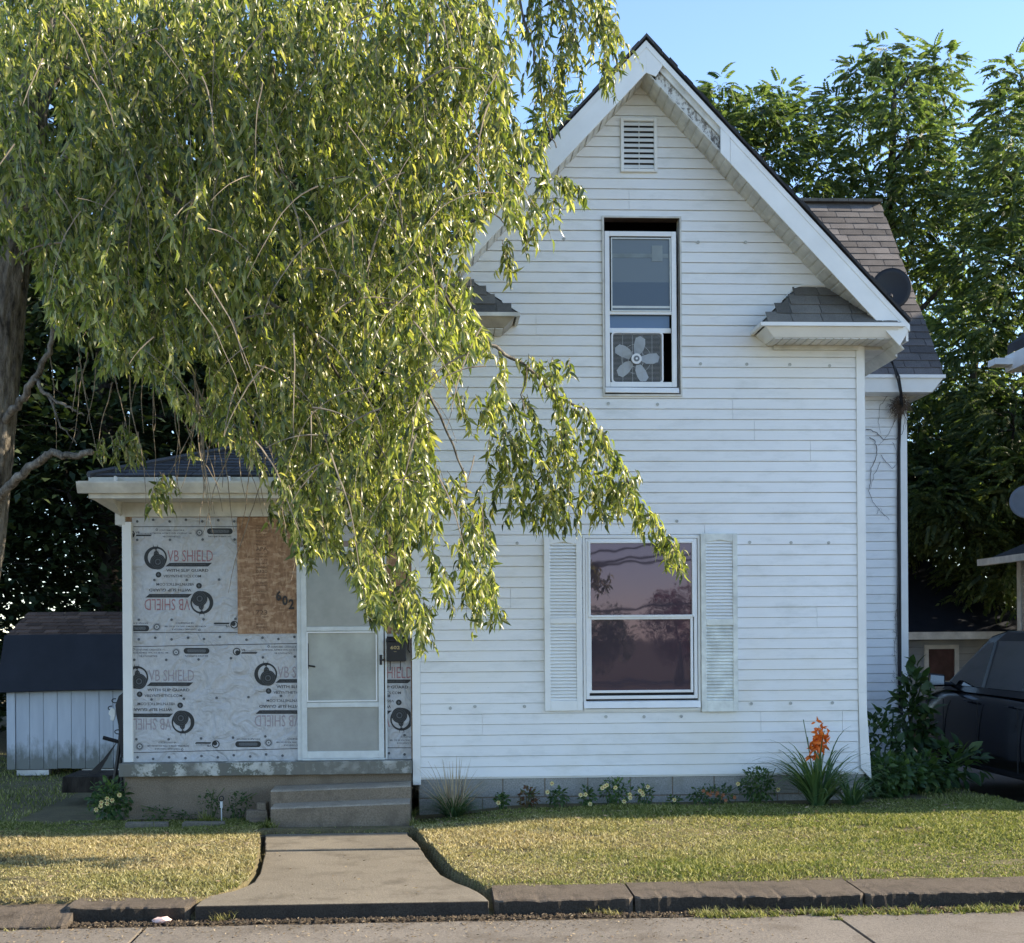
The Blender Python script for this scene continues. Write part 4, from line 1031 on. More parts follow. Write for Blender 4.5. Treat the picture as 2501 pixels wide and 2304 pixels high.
m = MB(); q = P(755, 1626, ya+.01); m.tube([(q.x-.01, ya+.008, q.z), (q.x+.06, ya+.008, q.z-.012)], .009, 6); m.box(q.x-.02, q.x-.004, ya+.004, ya+.013, q.z-.03, q.z+.22); m.build('inner_handle', MT['black'], door)

# porch roof
YE = -.42
ex0 = P(216, 1160, YE).x; zPE = P(500, 1164, YE).z
pitch = .34
def pz(d): return zPE+pitch*d
D_ = 2.2
m = MB(); A = Vector((ex0, YE, zPE)); B = Vector((-.02, YE, zPE)); C = Vector((-.02, YE+D_, pz(D_))); Dv = Vector((ex0+D_, YE+D_, pz(D_)))
E = Vector((ex0, 3.4, zPE)); F_ = Vector((ex0+D_, 3.4, pz(D_))); G_ = Vector((-.02, 3.4, pz(D_)))
m.add([A, B, C, Dv, E, F_, G_], [(0, 1, 2, 3), (0, 3, 5, 4), (3, 2, 6, 5)])
o = m.build('porch_roof', MT['sh_dark'], H)
us = Vector((0, 1, pitch)); Lp = D_*math.sqrt(1+pitch**2)
shingles(H, A+Vector((0, 0, .004)), (1, 0, 0), us, 'sh_dark', int(Lp/.14), .14, .32, lambda s: (s/math.sqrt(1+pitch**2), -.02-ex0), 60)
m = MB(); m.tube([A+Vector((0, 0, .015)), Dv+Vector((0, 0, .02))], .035, 5); m.build('hip_cap', MT['sh_dark'], H)
gx0 = X(186, YE-.1, 1180)
m = MB(); zt_, zb2 = P(500, 1176, YE-.1).z, P(500, 1203, YE-.1).z
m.add([(gx0, YE-.11, zt_), (gx0, YE-.11, zt_-.018), (gx0, YE-.095, zt_-.05), (gx0, YE-.06, zb2), (gx0, YE, zb2), (gx0, YE, zt_),
       (-.03, YE-.11, zt_), (-.03, YE-.11, zt_-.018), (-.03, YE-.095, zt_-.05), (-.03, YE-.06, zb2), (-.03, YE, zb2), (-.03, YE, zt_)],
      [(0, 6, 7, 1), (1, 7, 8, 2), (2, 8, 9, 3), (3, 9, 10, 4), (4, 10, 11, 5), (0, 1, 2, 3, 4, 5), (11, 10, 9, 8, 7, 6)])
m.box(gx0+.02, -.03, YE-.112, YE-.104, zt_-.010, zt_+.004)
g = m.build('gutter', MT['trim_dirty'], H)
for u in (283, 425, 560, 700, 830): q = P(u, 1166, YE-.06); MB().box(q.x-.008, q.x+.008, YE-.108, YE+.01, zt_-.004, zt_+.05).build('gutter_strap', MT['trim'], g)
m = MB(); m.box(ex0, -.03, YE-.002, YE+.03, zPE-.10, zPE-.006); m.build('fascia', MT['trim_dirty'], H)
zf2 = P(500, 1217, YE).z
m = MB(); m.box(ex0, -.03, YE+.0, YE+.03, zf2, zPE-.1); m.build('fascia', MT['trim_dirty'], H)
m = MB(); m.box(ex0+.01, -.03, YE+.03, YP-.03, zf2, zf2+.012)
m.hexa([(PX0-.02, YP-.05, zf2-.13), (PX0-.01, YP-.05, zf2-.13), (PX0-.01, 2.9, zf2-.13), (PX0-.02, 2.9, zf2-.13)], [(ex0+.02, YE+.03, zf2+.0), (PX0, YE+.03, zf2), (PX0, 2.9, zf2), (ex0+.02, 2.9, zf2)])
m.build('soffit', MT['trim_dirty'], H)
m = MB(); m.box(ex0-.0, ex0+.02, YE+.03, 3.3, zf2, zPE-.006); m.build('fascia', MT['trim_dirty'], H)

# ================================================================ THINGS AT THE HOUSE
# steps
S = empty('steps', 'two worn concrete steps below the porch door', 'steps')
def stepb(ul, ur, vl, vr, y0, y1, zb):
    a = P(ul, vl, y0); b = P(ur, vr, y0); m = MB(); n = 24
    vs = []
    for q in range(n+1):
        t = q/n; x = a.x+(b.x-a.x)*t; z = a.z+(b.z-a.z)*t; e = R.uniform(-.006, .006); f = R.uniform(-.004, .004)
        vs += [(x, y0+e, zb), (x, y0+e, z-.012), (x, y0+.02+e, z+f), (x, y1, z+.004), (x, y1, zb)]
    fs = [(q*5+k, q*5+(k+1) % 5, q*5+5+(k+1) % 5, q*5+5+k) for q in range(n) for k in range(5)]+[tuple(range(4, -1, -1)), tuple(n*5+k for k in range(5))]
    m.add(vs, fs); o = m.build('step', MT['step'], S); o.data.materials.append(MT['sunlit_tread'])
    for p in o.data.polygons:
        if p.normal.z > .4: p.material_index = 1  # upward faces get the painted sunlight
    return o
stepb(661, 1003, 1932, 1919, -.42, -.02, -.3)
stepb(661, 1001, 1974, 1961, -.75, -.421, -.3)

# box fan
fr = rect(1493.5, 1620.5, 810, 937, -.005)
cx_, cz_ = P(1555, 876, -.02).x, P(1555, 876, -.02).z
FB = empty('box_fan', 'white box fan standing in the open upper window', 'fan')
def rrect(x0, x1, z0, z1, r, n=5):
    out = []
    for (cx, cz, a0) in ((x1-r, z1-r, 0), (x0+r, z1-r, 90), (x0+r, z0+r, 180), (x1-r, z0+r, 270)):
        for k in range(n+1):
            a = math.radians(a0+90*k/n); out.append((cx+r*math.cos(a), cz+r*math.sin(a)))
    return out
oR, iR = rrect(*fr, .04), rrect(fr[0]+.016, fr[1]-.016, fr[2]+.016, fr[3]-.016, .03)
m = MB(); n = len(oR); yA, yB = -.006, .10
m.add([(x, yA, z) for x, z in oR]+[(x, yA, z) for x, z in iR]+[(x, yB, z) for x, z in oR]+[(x, yB, z) for x, z in iR],
      [(k, (k+1) % n, n+(k+1) % n, n+k) for k in range(n)]+[(k, 2*n+k, 2*n+(k+1) % n, (k+1) % n) for k in range(n)]+[(n+k, n+(k+1) % n, 3*n+(k+1) % n, 3*n+k) for k in range(n)])
m.build('case', MT['fan'], FB)
m = MB(); x0, x1, z0, z1 = fr[0]+.016, fr[1]-.016, fr[2]+.016, fr[3]-.016
k = z0+.008
while k < z1: m.box(x0, x1, -.0015, .0005, k, k+.0026); k += .0125
for q in range(1, 5): xx = x0+(x1-x0)*q/5; m.box(xx-.0015, xx+.0015, .0008, .003, z0, z1)
for rr in (.085, .15): m.disc((cx_, cz_), rr, -.002, .001, 36, rr-.003)
m.build('grille', simple('grille_wire', (.45, .47, .48), .4, .05), FB)['kind'] = 'stuff'
for k in range(5):
    a = math.radians(90+72*k+54); m = MB(); pts = []
    for (rr, da) in ((.05, -.28), (.10, -.34), (.155, -.22), (.20, -.10), (.213, .1), (.195, .27), (.13, .38), (.06, .45)):
        rr *= 1.13; da *= 1.15; pts.append((cx_+rr*math.cos(a+da), .03+.03*da, cz_+rr*math.sin(a+da)))
    m.add(pts+[(p[0], p[1]+.004, p[2]) for p in pts], [tuple(range(8)), tuple(range(15, 7, -1))]); m.build('blade', MT['fanblade'], FB)
m = MB(); m.disc((cx_, cz_), .052, -.018, -.002, 28); m.build('hub', MT['fan'], FB)
m = MB(); m.disc((cx_, cz_), .030, -.021, -.018, 24); m.build('hub_ring', MT['fangrey'], FB)
m = MB(); m.disc((cx_, cz_), .011, -.025, -.021, 16); m.build('knob', MT['fan'], FB)
m = MB(); m.box(fr[0], fr[1], .095, .10, fr[2], fr[3]); m.build('fan_back', MT['gap'], FB)

# mailbox
MBX = empty('mailbox', 'black metal wall mailbox numbered 602 right of the door', 'mailbox')
a = rect(944, 991, 1556, 1616, YP-.1)
m = MB(); m.box(a[0], a[1], YP-.10, YP-.012, a[2], a[3]-.025); bevel(m.build('box', MT['black'], MBX), .006)
m = MB(); m.hexa([(a[0]-.004, YP-.108, a[3]-.05), (a[1]+.004, YP-.108, a[3]-.05), (a[1]+.004, YP-.012, a[3]-.024), (a[0]-.004, YP-.012, a[3]-.024)], [(a[0]-.004, YP-.112, a[3]-.045), (a[1]+.004, YP-.112, a[3]-.045), (a[1]+.004, YP-.012, a[3]+.004), (a[0]-.004, YP-.012, a[3]+.004)]); m.build('lid', MT['black'], MBX)
m = MB(); txt(m, '602', 965, 1582, 8.5, 23, YP-.102, 0, .02); txt(m, '-', 965, 1592, .8, 7, YP-.102); m.build('house_number', MT['gold'], MBX)
for u in (953, 978):
    q = P(u, 1620, YP-.06); m = MB(); m.tube([(q.x, YP-.05, a[2]+.01), (q.x, YP-.05, a[2]-.06), (q.x, YP-.08, a[2]-.085), (q.x, YP-.105, a[2]-.06)], .005, 5); m.build('paper_hook', MT['black'], MBX)
m = MB(); q = P(990, 1575, YP-.06); m.tube([(q.x, YP-.05, q.z+.1), (q.x+.03, YP-.05, q.z+.04), (q.x+.025, YP-.05, q.z-.05), (q.x+.045, YP-.05, q.z-.08)], .006, 5); m.build('scroll', MT['black'], MBX)

# dishes and cables
def dish(name, label, c, r, face, mat, foot, thick=.012, sx=1.0):
    E_ = empty(name, label, 'satellite dish')
    f = Vector(face).normalized(); a = f.cross(Vector((0, 0, 1))).normalized(); b = a.cross(f)
    V = [Vector(c)-f*r*.16]; F = []; rings, seg = 5, 28
    for i in range(1, rings+1):
        rr = r*i/rings; dd = -r*.16*(1-(i/rings)**2)
        for k in range(seg): t = 6.2832*k/seg; V.append(Vector(c)+f*dd+a*(rr*sx*math.cos(t))+b*(rr*math.sin(t)))
    for k in range(seg): F.append((0, 1+k, 1+(k+1) % seg))
    for i in range(rings-1):
        for k in range(seg): F.append((1+i*seg+k, 1+(i+1)*seg+k, 1+(i+1)*seg+(k+1) % seg, 1+i*seg+(k+1) % seg))
    m = MB(); m.add(V, F); o = m.build('reflector', mat, E_, smooth=True); s = o.modifiers.new('t', 'SOLIDIFY'); s.thickness = thick
    c = Vector(c); m = MB(); m.tube([c-f*r*.2, c-f*r*.35-b*r*.1, Vector(foot)], .022, 8); m.build('mast', MT['black'], E_)
    tip = c+f*r*.95-b*r*.75
    m = MB(); m.tube([c-b*r*.95, tip], .012, 6); m.build('arm', MT['black'], E_)
    m = MB(); m.tube([tip, tip-f*.07+b*.05], .022, 8); m.build('receiver', MT['black'], E_)
    return E_
dc = P(2176, 706, .9)
dish('satellite_dish', 'black satellite dish behind the main roof edge above the wing', dc, .235, (-.35, -1, .12), MT['dish'], (XA+HW-.35, 1.1, TO.z+.3), sx=.92)
CB = empty('cable', 'black cables hanging from the dish down the wing wall', 'cable')
for k, pts in enumerate([[(2178, 838, 1.2), (2172, 850, 1.4), (2160, 858, 1.8), (2140, 858, 2.0), (2165, 868, 2.12), (2185, 895, 2.12), (2196, 920, 2.1), (2202, 960, 2.12), (2204, 990, 2.3), (2195, 1015, 2.44), (2194, 1100, 2.45), (2193, 1300, 2.45), (2196, 1500, 2.45), (2198, 1600, 2.45), (2200, 1740, 2.45), (2215, 1775, 2.4)],
                         [(2150, 852, 1.8), (2180, 885, 2.1), (2193, 930, 2.1), (2199, 960, 2.12), (2200, 1000, 2.4), (2197, 1100, 2.45), (2198, 1300, 2.45), (2200, 1700, 2.45), (2206, 1760, 2.4)],
                         [(2196, 1010, 2.45), (2196, 1250, 2.44), (2194, 1480, 2.44), (2197, 1730, 2.44)]]):
    pp = [P(u, v, y) for u, v, y in pts]; sm = []
    for i in range(len(pp)-1):
        for t in (0, .33, .66): sm.append(pp[i].lerp(pp[i+1], t))
    sm.append(pp[-1]); m = MB(); m.tube(sm, .011 if k < 2 else .014, 6); m.build('wire', MT['rubber'], CB, smooth=True)
# old nest under the wing eave
NB = MB(); c = P(2200, 985, 2.36)
for k in range(520):
    d = Vector((R.gauss(0, 1), R.gauss(0, .5), R.gauss(0, 1))).normalized(); r = R.uniform(0, 1)
    p = c+Vector((d.x*.11, d.y*.06, d.z*.12-.02))*r; q = p+Vector((R.uniform(-.09, .09), R.uniform(-.05, .05), R.uniform(-.12, .03)))
    NB.tube([p, p.lerp(q, .5)+Vector((R.uniform(-.02, .02), 0, R.uniform(-.02, .02))), q], .0022, 3, False)
o = NB.build('bird_nest', MT['nest'], None); tag(o, 'ragged straw bird nest wedged under the wing eave', 'nest')
# dead creeper on the wing wall
VB = MB()
def squig(pts, r, y=YW-.03, wob=3):
    pp = []
    for i in range(len(pts)-1):
        for t in (0, .25, .5, .75):
            u = pts[i][0]+(pts[i+1][0]-pts[i][0])*t+R.uniform(-wob, wob)*.5; v = pts[i][1]+(pts[i+1][1]-pts[i][1])*t+R.uniform(-wob, wob)*.5
            pp.append(P(u, v, y))
    pp.append(P(*pts[-1], y)); VB.tube(pp, [r*(1-.6*i/len(pp)) for i in range(len(pp))], 4)
for pts, r in [([(2115,1048),(2140,1055),(2158,1075),(2190,1072),(2205,1060),(2210,1020)], .005), ([(2122,1068),(2135,1075),(2141,1095),(2140,1115),(2128,1145),(2125,1180),(2122,1200),(2132,1225),(2150,1250),(2172,1270)], .005),
               ([(2170,965),(2150,990),(2145,1030),(2152,1060)], .003), ([(2190,1010),(2180,1040),(2170,1060),(2145,1090)], .003), ([(2150,1110),(2165,1130),(2180,1145),(2190,1135),(2192,1110)], .0035), ([(2150,1130),(2135,1160),(2126,1195)], .003),
               ([(2205,1000),(2215,1030),(2210,1050)], .003), ([(2180,1080),(2188,1095),(2192,1120)], .0025), ([(2193,1480),(2186,1500),(2190,1540),(2184,1580),(2190,1640)], .003), ([(2140,1255),(2150,1240),(2160,1262)], .002)]:
    squig(pts, r)
for k in range(60):
    u, v = R.uniform(2180, 2196), R.uniform(1450, 1760); VB.tube([P(u, v, YW-.03), P(u+R.uniform(-7, 7), v+R.uniform(-9, 9), YW-.035)], .0018, 3, False)
o = VB.build('dead_creeper', MT['vine'], None); tag(o, 'leafless dead creeper clinging to the wing siding', 'vine')

# ================================================================ OTHER BUILDINGS
# shed
SH = empty('shed', 'low white board shed with black lower roof behind the porch', 'shed')
ys_ = 4.5
def q_(u, v, y=ys_): return P(u, v, y)
xa, xb = q_(22, 1780).x, -1.2
zb, zr, zk, ze = q_(150, 1878).z, q_(150, 1497, ys_+1.3).z, q_(150, 1556, ys_+.25).z, q_(150, 1692, ys_-.12).z
x = xa; wv = [.0, .13]
m = MB(); m.box(xa-.02, xa+.085, ys_-.03, ys_+.1, zb, ze+.12); m.build('corner_board', MT['shed'], SH)
bw = .31/2*1.0; x = xa+.09
while x < xb:
    m = MB(); m.box(x, min(x+.172, xb), ys_-.012+R.uniform(-.002, .002), ys_+.02, zb+R.uniform(-.008, .008), ze+.15); m.build('board', MT['shed'], SH); x += .178
m = MB(); m.box(xa, xb, ys_+.021, ys_+2.6, zb+.02, ze+.1); m.build('wall', MT['gap'], SH)
m = MB(); m.box(xa+.1, q_(120, 1890).x, ys_-.02, ys_+.1, zb-.08, zb-.01); m.box(q_(200, 1890).x, xb, ys_+.01, ys_+.1, zb-.09, zb-.01); m.build('footing', MT['trim_dirty'], SH)
m = MB(); n = 24; vs = []
for k in range(n+1):
    t = k/n; x = (xa-.12)+(xb-xa+.2)*t; sag = .012*math.sin(t*7)+.05*t
    vs += [(x, ys_-.14+.01*math.sin(9*t), ze+sag), (x, ys_+.25, zk+.02*math.sin(t*5+1)+.035*t)]
m.add(vs, [(2*k, 2*k+2, 2*k+3, 2*k+1) for k in range(n)]); o = m.build('lower_roof', MT['black_roof'], SH); s = o.modifiers.new('t', 'SOLIDIFY'); s.thickness = .02
us = Vector((0, 1.05, zr-zk)); Ls = us.length
MB().add([(xa-.12, ys_+.25, zk-.01), (xb+.1, ys_+.25, zk-.01), (xb+.1, ys_+1.3, zr-.01), (xa-.12, ys_+1.3, zr-.01), (xb+.1, ys_+2.4, zk-.1), (xa-.12, ys_+2.4, zk-.1)], [(0, 1, 2, 3), (3, 2, 4, 5)]).build('upper_roof', MT['sh_brown'], SH)
shingles(SH, Vector((xa-.12, ys_+.25, zk)), (1, 0, 0), us, 'sh_brown', 7, Ls/7, .19, lambda s: (0, xb-xa+.2), 300)

# low garage behind the car
GA = empty('garage', 'low dark roofed garage with a reddish window behind the wing', 'garage')
yg2 = 12.0
def g_(u, v): return P(u, v, yg2)
xa, xb = 5.2, g_(2560, 1600).x; ze = g_(2300, 1550).z; zb = -.3
boards(GA, MT['siding_old'], yg2, 0, ze-.02, .13, lambda z: (xa, xb), [(g_(2258, 1600).x, g_(2338, 1600).x, g_(2300, 1672).z, g_(2300, 1578).z)], {})
MB().box(xa, xb, yg2+.005, yg2+4, zb, ze).build('wall', MT['gap'], GA)
r = (g_(2256, 1600).x, g_(2340, 1600).x, g_(2300, 1674).z, g_(2300, 1575).z); m = MB(); frame(m, r, .08, -.05+yg2, yg2+.01); w_ = m.build('window', MT['trim_dirty'], GA)
MB().box(r[0]+.08, r[1]-.08, yg2-.01, yg2-.004, r[2]+.08, r[3]-.08).build('pane', simple('reddish_pane', (.07, .03, .03), .2, .4, 4, spec=.8), w_)
m = MB(); m.box(xa, xb, yg2-.4, yg2-.32, ze-.09, ze+.05); m.build('gutter', MT['trim_dirty'], GA)
zr = g_(2230, 1385).z+.3
m = MB(); m.add([(xa, yg2-.35, ze+.04), (xb, yg2-.35, ze+.04), (g_(2330, 1400).x, yg2+2.0, zr), (xa, yg2+2.0, zr), (xa, yg2+4.3, ze), (xb, yg2+4.3, ze)], [(0, 1, 2, 3), (3, 2, 5, 4), (1, 5, 2)])
m.build('roof', MT['sh_navy'], GA)

# neighbour's house on the right
NH = empty('neighbour_house', 'beige sided neighbouring house at the right edge', 'house')
xn = 9.2; yn0, yn1 = -.70, 7.15; zne = 2.72
m = MB(); m.box(xn, 17, yn0, yn1, -.3, zne); m.build('wall', MT['siding_beige'], NH)
k = .05
while k < zne-.1:
    m = MB(); m.add([(xn-.018, yn0, k), (xn-.018, yn1-.12, k), (xn, yn1-.12, k), (xn, yn0, k), (xn-.008, yn0, k+.112), (xn-.008, yn1-.12, k+.112), (xn, yn1-.12, k+.118), (xn, yn0, k+.118)], [(0,3,2,1),(4,5,6,7),(0,1,5,4),(1,2,6,5),(2,3,7,6),(3,0,4,7)]); m.build('siding_board', MT['siding_beige'], NH); k += .12
m = MB(); m.box(xn-.03, xn+.06, yn1-.12, yn1+.02, -.1, zne); m.build('corner_board', MT['trim_dirty'], NH)
m = MB(); m.add([(xn-.42, yn0-.0, zne-.02), (xn-.42, yn1+.35, zne-.02), (xn+1.4, yn1+.1, zne+.75), (xn+1.4, yn0-.0, zne+.75), (xn-.42, yn0-.0, zne-.08), (xn-.42, yn1+.35, zne-.08), (xn+1.4, yn1+.1, zne+.66), (xn+1.4, yn0-.0, zne+.66)], [(0, 1, 2, 3), (7, 6, 5, 4), (0, 4, 5, 1), (1, 5, 6, 2), (0, 3, 7, 4)]); m.build('lower_roof', MT['sh_dark'], NH)
m = MB(); m.box(xn-.52, xn-.42, yn0, yn1+.36, zne-.10, zne); m.build('gutter', MT['trim_dirty'], NH)
xu = 9.75; zu = 5.9
m = MB(); m.box(xu, 17, yn0, 7.7, zne, zu+.1); m.prism([(xu, zu), (17, zu), (13.4, 9.0)], yn0, 7.7); m.build('upper_wall', MT['siding_beige'], NH)
c = P(2470, 862, 7.8)
m = MB()
for s in (-1, 1):
    xe = 13.4+s*(13.4-c.x); 
    m.prism([(13.4, 9.35), (xe, c.z+.14), (xe, c.z), (13.4, 9.15)][::s], yn0-.0, 7.95)
m.build('roof', MT['sh_dark'], NH)
m = MB(); m.box(c.x-.02, c.x+.6, yn0, 8.0, c.z-.28, c.z-.02); m.box(c.x-.3, c.x, 7.7, 8.0, c.z-.2, c.z-.1); m.build('fascia', MT['trim'], NH)
dd = P(2511, 1226, 6.6)
dish('satellite_dish', 'grey satellite dish on the neighbouring lower roof at the right edge', dd, .27, (-.35, -1, .3), MT['dishgrey'], (dd.x+.15, 6.8, zne+.1))

# ================================================================ CAR
CAR = empty('parked_car', 'dark navy pickup style car in the shaded driveway', 'car')
XLc, XRc = 5.98, 7.82; y0c, y1c = -2.75, 2.35
def side(y, z, inset): return [(XLc+inset, y, z), (XRc-inset, y, z)]
# body: sections along y: (y, zbottom, ztop, inset top, inset bottom)
secs = [(-2.3, .30, .80, .12, .10), (-2.22, .22, 1.02, .05, .04), (-1.2, .20, 1.10, .03, 0), (0.0, .20, 1.12, .03, 0), (1.05, .20, 1.13, .04, 0), (1.35, .20, 1.10, .08, .0), (2.0, .22, 1.03, .14, .03), (2.28, .26, .92, .22, .08), (2.36, .34, .75, .28, .14)]
def car_z(z): return z
m = MB(); vs = []
for (y, zb, zt, it, ib) in secs:
    ring = []
    for (f, ins) in ((0, ib+.05), (.12, ib), (.45, ib-.015), (.78, ib+.01), (.93, it), (1, it+.07)):
        ring.append((XLc+max(-.02, ins), y, car_z(zb+(zt-zb)*f)))
    ring += [(XLc+XRc-p[0], y, p[2]) for p in ring[::-1]]
    vs += ring
n = 12; fs = [(i*n+k, i*n+(k+1) % n, (i+1)*n+(k+1) % n, (i+1)*n+k) for i in range(len(secs)-1) for k in range(n)]+[tuple(range(n)), tuple((len(secs)-1)*n+k for k in range(n-1, -1, -1))]
m.add(vs, fs); body = m.build('body', MT['carpaint'], CAR, smooth=True)
sb = body.modifiers.new('s', 'SUBSURF'); sb.levels = sb.render_levels = 1
# cabin
cab = [(-2.22, 1.08, .05), (-2.1, 1.58, .20), (-1.85, 1.70, .24), (-.2, 1.74, .25), (.22, 1.68, .25), (1.12, 1.12, .07)]
m = MB(); base = [(-2.5, .05), (1.18, .07)]
vs = []
for (y, z, ins) in cab: vs += [(XLc+ins, y, car_z(z)), (XRc-ins, y, car_z(z))]
for (y, z, ins) in cab: pass
vb = [(XLc+.05, -2.22, car_z(1.06)), (XRc-.05, -2.22, car_z(1.06)), (XRc-.05, 1.16, car_z(1.08)), (XLc+.05, 1.16, car_z(1.08))]
nn = len(cab); m.add(vs+vb, [(2*i, 2*i+1, 2*i+3, 2*i+2) for i in range(nn-1)]+[(2*i for i in [])][:0]+[tuple([2*i for i in range(nn)]+[2*nn+3, 2*nn]), tuple([2*i+1 for i in range(nn-1, -1, -1)]+[2*nn+1, 2*nn+2]), (0, 2*nn, 2*nn+1, 1)])
cabin = m.build('cabin', MT['carpaint'], CAR)
bevel(cabin, .03, 3)
# side glass: follows the lean of the cabin side
def cabx(z, off_=-.026): t = (z-1.08)/(1.70-1.08); return XLc+.06+.19*t+off_
def sideglass(pts, name='side_window', mat='carglass'):
    m = MB(); a = [(cabx(z), y, car_z(z)) for y, z in pts]; b = [(cabx(z)+.02, y, car_z(z)) for y, z in pts]; k = len(pts)
    m.add(a+b, [tuple(range(k)), tuple(range(2*k-1, k-1, -1))]+[(i, i+k, (i+1) % k+k, (i+1) % k) for i in range(k)]); return m.build(name, MT[mat], CAR)
sideglass([(.98, 1.14), (.02, 1.14), (.02, 1.62), (.18, 1.60), (.55, 1.42)]); sideglass([(-.10, 1.14), (-1.0, 1.14), (-1.0, 1.63), (-.10, 1.63)]); sideglass([(-1.12, 1.14), (-2.1, 1.14), (-2.02, 1.5), (-1.9, 1.6), (-1.12, 1.62)])
m = MB(); m.add([(XLc+.14, 1.10, car_z(1.16)), (XRc-.14, 1.10, car_z(1.16)), (XRc-.30, .27, car_z(1.68)), (XLc+.30, .27, car_z(1.68))], [(0, 1, 2, 3)]); o = m.build('windscreen', MT['carglass'], CAR); s = o.modifiers.new('t', 'SOLIDIFY'); s.thickness = .02; s.offset = 1
for yy, zz in ((.95, 1.16), (-.04, 1.16), (-1.06, 1.16)):
    m = MB(); m.box(XLc-.019, XLc-.010, yy-.004, yy+.004, car_z(.34), car_z(.98)); m.build('door_gap', MT['gap'], CAR)
for yy in (.10, -.96):
    m = MB(); m.tube([(XLc-.012, yy, car_z(.98)), (XLc-.045, yy+.03, car_z(.985)), (XLc-.045, yy+.14, car_z(.985)), (XLc-.012, yy+.17, car_z(.98))], .012, 6); m.build('door_handle', MT['carpaint'], CAR)
m = MB(); m.box(XLc-.06, XLc+.12, .88, .95, car_z(1.12), car_z(1.17)); m.hexa([(XLc-.22, .86, car_z(1.12)), (XLc-.02, .86, car_z(1.12)), (XLc-.02, .98, car_z(1.12)), (XLc-.18, .98, car_z(1.12))], [(XLc-.21, .86, car_z(1.27)), (XLc-.02, .86, car_z(1.25)), (XLc-.02, .97, car_z(1.25)), (XLc-.18, .97, car_z(1.26))]); mr = m.build('mirror', MT['carpaint'], CAR); bevel(mr, .02, 3)
m = MB(); m.hexa([(XLc-.20, .853, car_z(1.14)), (XLc-.04, .853, car_z(1.14)), (XLc-.04, .858, car_z(1.14)), (XLc-.20, .858, car_z(1.14))], [(XLc-.19, .853, car_z(1.25)), (XLc-.04, .853, car_z(1.235)), (XLc-.04, .858, car_z(1.235)), (XLc-.19, .858, car_z(1.25))]); m.build('mirror_glass', MT['chrome'], mr)
for yy in (1.5, -1.55):
    for xs, s in ((XLc+.02, -1), (XRc-.02, 1)):
        def circ(r, x, n=24): return [(x, yy+r*math.cos(6.2832*k/n), car_z(.36)+r*math.sin(6.2832*k/n)) for k in range(n)]
        m = MB(); n = 24; a = circ(.33, xs+s*.012)+circ(.355, xs-s*.03)+circ(.355, xs-s*.18)+circ(.22, xs+s*.006)
        m.add(a, [(k, (k+1) % n, n+(k+1) % n, n+k) for k in range(n)]+[(n+k, n+(k+1) % n, 2*n+(k+1) % n, 2*n+k) for k in range(n)]+[(k, 3*n+k, 3*n+(k+1) % n, (k+1) % n) for k in range(n)]+[tuple(2*n+k for k in range(n))])
        wh = m.build('wheel', MT['rubber'], CAR)
        m = MB(); m.add(circ(.215, xs-s*.01), [tuple(range(n))]); m.build('rim', MT['fangrey'], wh)
        m = MB(); m.add(circ(.42, xs+s*.0155, 24), [tuple(range(24))]) if False else m.add([(0,0,0)], [])
for s, xs in ((-1, XLc+.18), (1, XRc-.18)):
    m = MB(); m.box(xs-.12, xs+.12, 2.30, 2.345, car_z(.72), car_z(.86)); m.build('headlight', MT['chrome'], CAR)

CAR.scale = (1.1, 1.1, 1.1); CAR.location = (6.48-5.98*1.1, 3.22-1.16*1.1, -.30)

# ================================================================ PLANTS
def gzf(x, y): return float(gz(x, y))
# leaf template: pointed, folded along the rib and drooping; along +y, normal +z
def leaf_t(wd=.15, fold=.28, droop=.35, n=3):
    v = [(0, 0, 0)]; T = []
    ws = [(0.25, .8), (.5, 1), (.78, .6)]
    for t, w_ in ws:
        z = -droop*t*t
        v += [(-wd*w_, t, z+fold*wd*w_), (0, t, z), (wd*w_, t, z+fold*wd*w_)]
    v.append((0, 1, -droop))
    T += [(0, 2, 1), (0, 3, 2)]
    for r in (0, 1):
        a = 1+3*r; T += [(a, a+1, a+4), (a, a+4, a+3), (a+1, a+2, a+5), (a+1, a+5, a+4)]
    T += [(7, 8, 10), (8, 9, 10)]
    return np.array(v), np.array(T)
LT = leaf_t(.19, .55, 1.05)
def unit(v): return v/(np.linalg.norm(v, axis=-1, keepdims=True)+1e-9)
def inpoly(px, py, poly):
    px = np.asarray(px, float); py = np.asarray(py, float); c = np.zeros(px.shape, bool); n = len(poly)
    for i in range(n):
        x0, y0 = poly[i]; x1, y1 = poly[(i+1) % n]
        if y0 == y1: continue
        c ^= ((y0 > py) != (y1 > py)) & (px < (x1-x0)*(py-y0)/(y1-y0)+x0)
    return c
CPn = np.array(CAMP); Rn, Un, Fn = np.array(_R), np.array(_U), np.array(_F)
def proj(p):    # world -> reduced-view pixels of the photograph
    d = p-CPn; t = d@Fn; return ((d@Rn)/t*FPX+UC)/K, (VH-(d@Un)/t*FPX)/K
def Q(u, v, y): return P(u*K, v*K, y)

